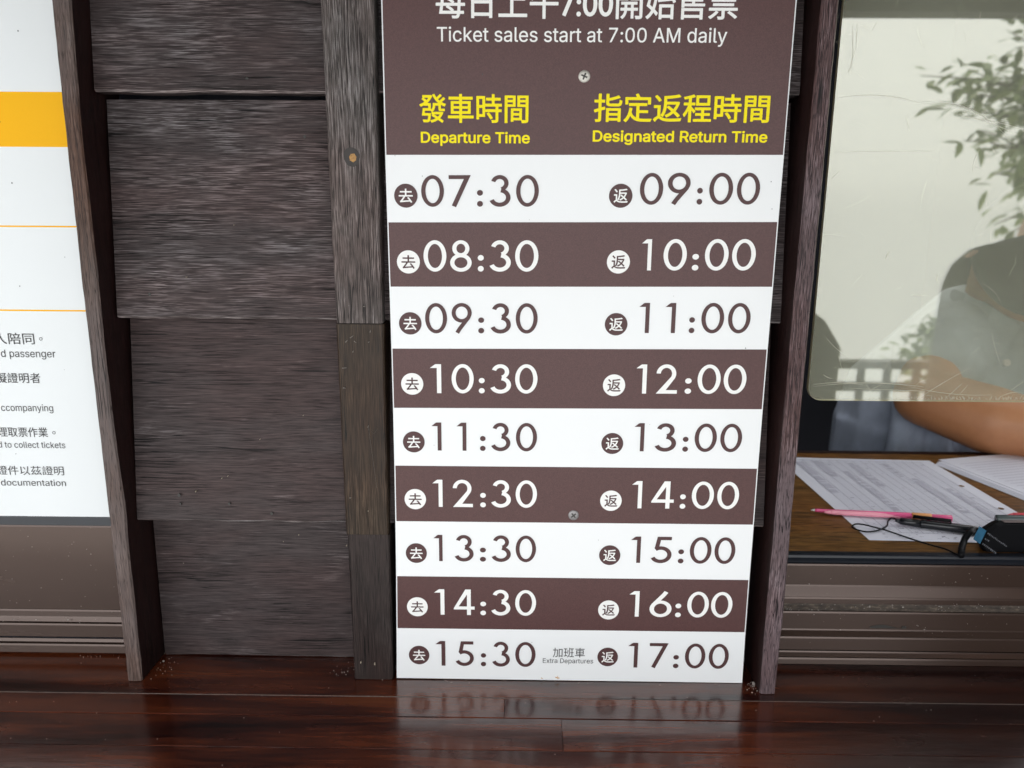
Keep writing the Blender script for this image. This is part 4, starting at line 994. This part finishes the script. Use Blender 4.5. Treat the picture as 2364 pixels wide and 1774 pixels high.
def leaf(bm, c, d, L, wd, mi=0):
    d = d.normalized(); s_ = d.cross(Vector((random.uniform(-.6, .6), random.uniform(-.6, .6), 1))).normalized(); n_ = s_.cross(d)
    P = [(0, 0), (.25, .42), (.55, .5), (.82, .26), (1, 0), (.82, -.26), (.55, -.5), (.25, -.42)]
    vv = [bm.verts.new(c + d*(L*t) + s_*(wd*x) - n_*(L*.18*t*t) + n_*abs(x)*wd*.25) for t, x in P]
    f = bm.faces.new(vv); f.material_index = mi
def tree(name, label, cat, base, tips, leafL, trunk_r, extra, per, spread_):
    t = thing(name, base, label, cat)
    base = Vector(base); top = base + Vector((0, 0, extra['h'])); tb = bmesh.new(); lb = bmesh.new()
    tube(tb, [base, base + (top-base)*.3 + Vector((.04, .02, 0)), base + (top-base)*.65, top], [trunk_r, trunk_r*.8, trunk_r*.55, trunk_r*.2], 10)
    for tip in tips:
        root = base + (top-base)*random.uniform(.45, .85); mid = root*.45 + tip*.55 + Vector((0, 0, random.uniform(.05, .25)*extra.get('arch', 1)))
        path = []
        for i in range(9):
            q = i/8; path.append(root*(1-q)**2 + mid*2*q*(1-q) + tip*q*q + Vector((random.uniform(-1, 1), random.uniform(-1, 1), random.uniform(-1, 1)))*.02*(i not in (0, 8)))
        tube(tb, path, [trunk_r*.22*(1-.88*i/8) for i in range(9)], 6)
        for i in range(3, 9):
            for _ in range(per):
                q = (i - random.random())/8; c = path[min(8, i)]*(.6) + path[i-1]*.4 + Vector((random.gauss(0, spread_), random.gauss(0, spread_), random.gauss(0, spread_*.7)))
                d = (tip-root).normalized() + Vector((random.gauss(0, .7), random.gauss(0, .7), random.gauss(-.35, .5)))
                leaf(lb, c, d, leafL*random.uniform(.6, 1.15), leafL*random.uniform(.32, .44), random.choice((0, 0, 1, 2)))
    fin('trunk', tb, BARK, t, smooth=True); fin('crown', lb, LEAF, t, recalc=False)
    return t
TY = 5.0
px = [(2125, 175), (2170, 235), (2215, 215), (2235, 160), (2260, 200), (2225, 325), (2270, 300), (2300, 255), (2325, 70), (2345, 110), (2310, 140), (2350, 180), (2330, 220), (2350, 280), (2300, 335), (2345, 340),
      (2290, 400), (2340, 390), (2360, 430), (2295, 520), (2335, 535), (2400, 40), (2420, 130), (2400, 220), (2440, 300), (2420, 400), (2480, 60), (2500, 200), (2520, 330), (2600, 0), (2560, 120)]
tips = [mir(u, v, TY + random.uniform(-.35, .35)) for u, v in px]
for _ in range(40): tips.append(Vector((4.3 + abs(random.gauss(0, .9)), -4.9 + random.gauss(0, .7), 1.5 + random.gauss(0, .7))))
tree('broadleaf_tree', 'leafy green tree beyond the railing, mirrored at the right of the pane', 'tree', (4.6, -5.0, -.95), tips, .145, .11, {'h': 2.9, 'arch': .6}, 6, .070)
SY = 3.4
tips = [mir(u, v, SY + random.uniform(-.2, .2)) for u, v in ((2085, 815), (2105, 790), (2130, 765), (2150, 740), (2170, 725), (2190, 745), (2180, 780), (2160, 800), (2140, 815), (2210, 760), (2240, 750), (2270, 770), (2300, 790), (2330, 780))]
tree('shrub', 'pale green shrub growing just beyond the lattice railing', 'shrub', (mir(2200, 900, SY).x, 2*YP - SY, -.95), tips, .075, .03, {'h': .55, 'arch': .3}, 9, .045)

# ================================================================== DUST
bm = bmesh.new()
def crumb(x, y, z, s):
    s *= .62
    r_ = bmesh.ops.create_icosphere(bm, subdivisions=1, radius=s, matrix=Matrix.Translation((x, y, z)))
    for v in r_['verts']: v.co += Vector((random.uniform(-.4, .4), random.uniform(-.4, .4), random.uniform(-.4, .2)))*s
for _ in range(26): crumb(random.gauss(-.058, .007), random.gauss(.014, .008), .0006, random.uniform(.0003, .0009))
for _ in range(22): crumb(random.gauss(-.235, .008), random.gauss(.012, .010), .0005, random.uniform(.0003, .0008))
for _ in range(34): crumb(random.gauss(.338, .006), random.gauss(-.006, .006), .0006, random.uniform(.0003, .0010))
for _ in range(40): crumb(random.uniform(-.02, .33), random.uniform(-.006, -.001), .0005, random.uniform(.0002, .0008))
for _ in range(70): crumb(random.uniform(-.4, .6), random.uniform(-.13, .02), .0005, random.uniform(.0002, .0006))
for _ in range(20): crumb(random.uniform(-.33, -.27), .0335 - random.random()*.004, .0007, random.uniform(.0003, .0008))
crumb(.3405, -.0035, .0022, .0026); crumb(-.2395, .0225, .002, .0018)
tag(fin('dust_crumbs', bm, CRUMB), 'pale crumbs of dust scattered over the ledge', 'dust', kind='stuff')
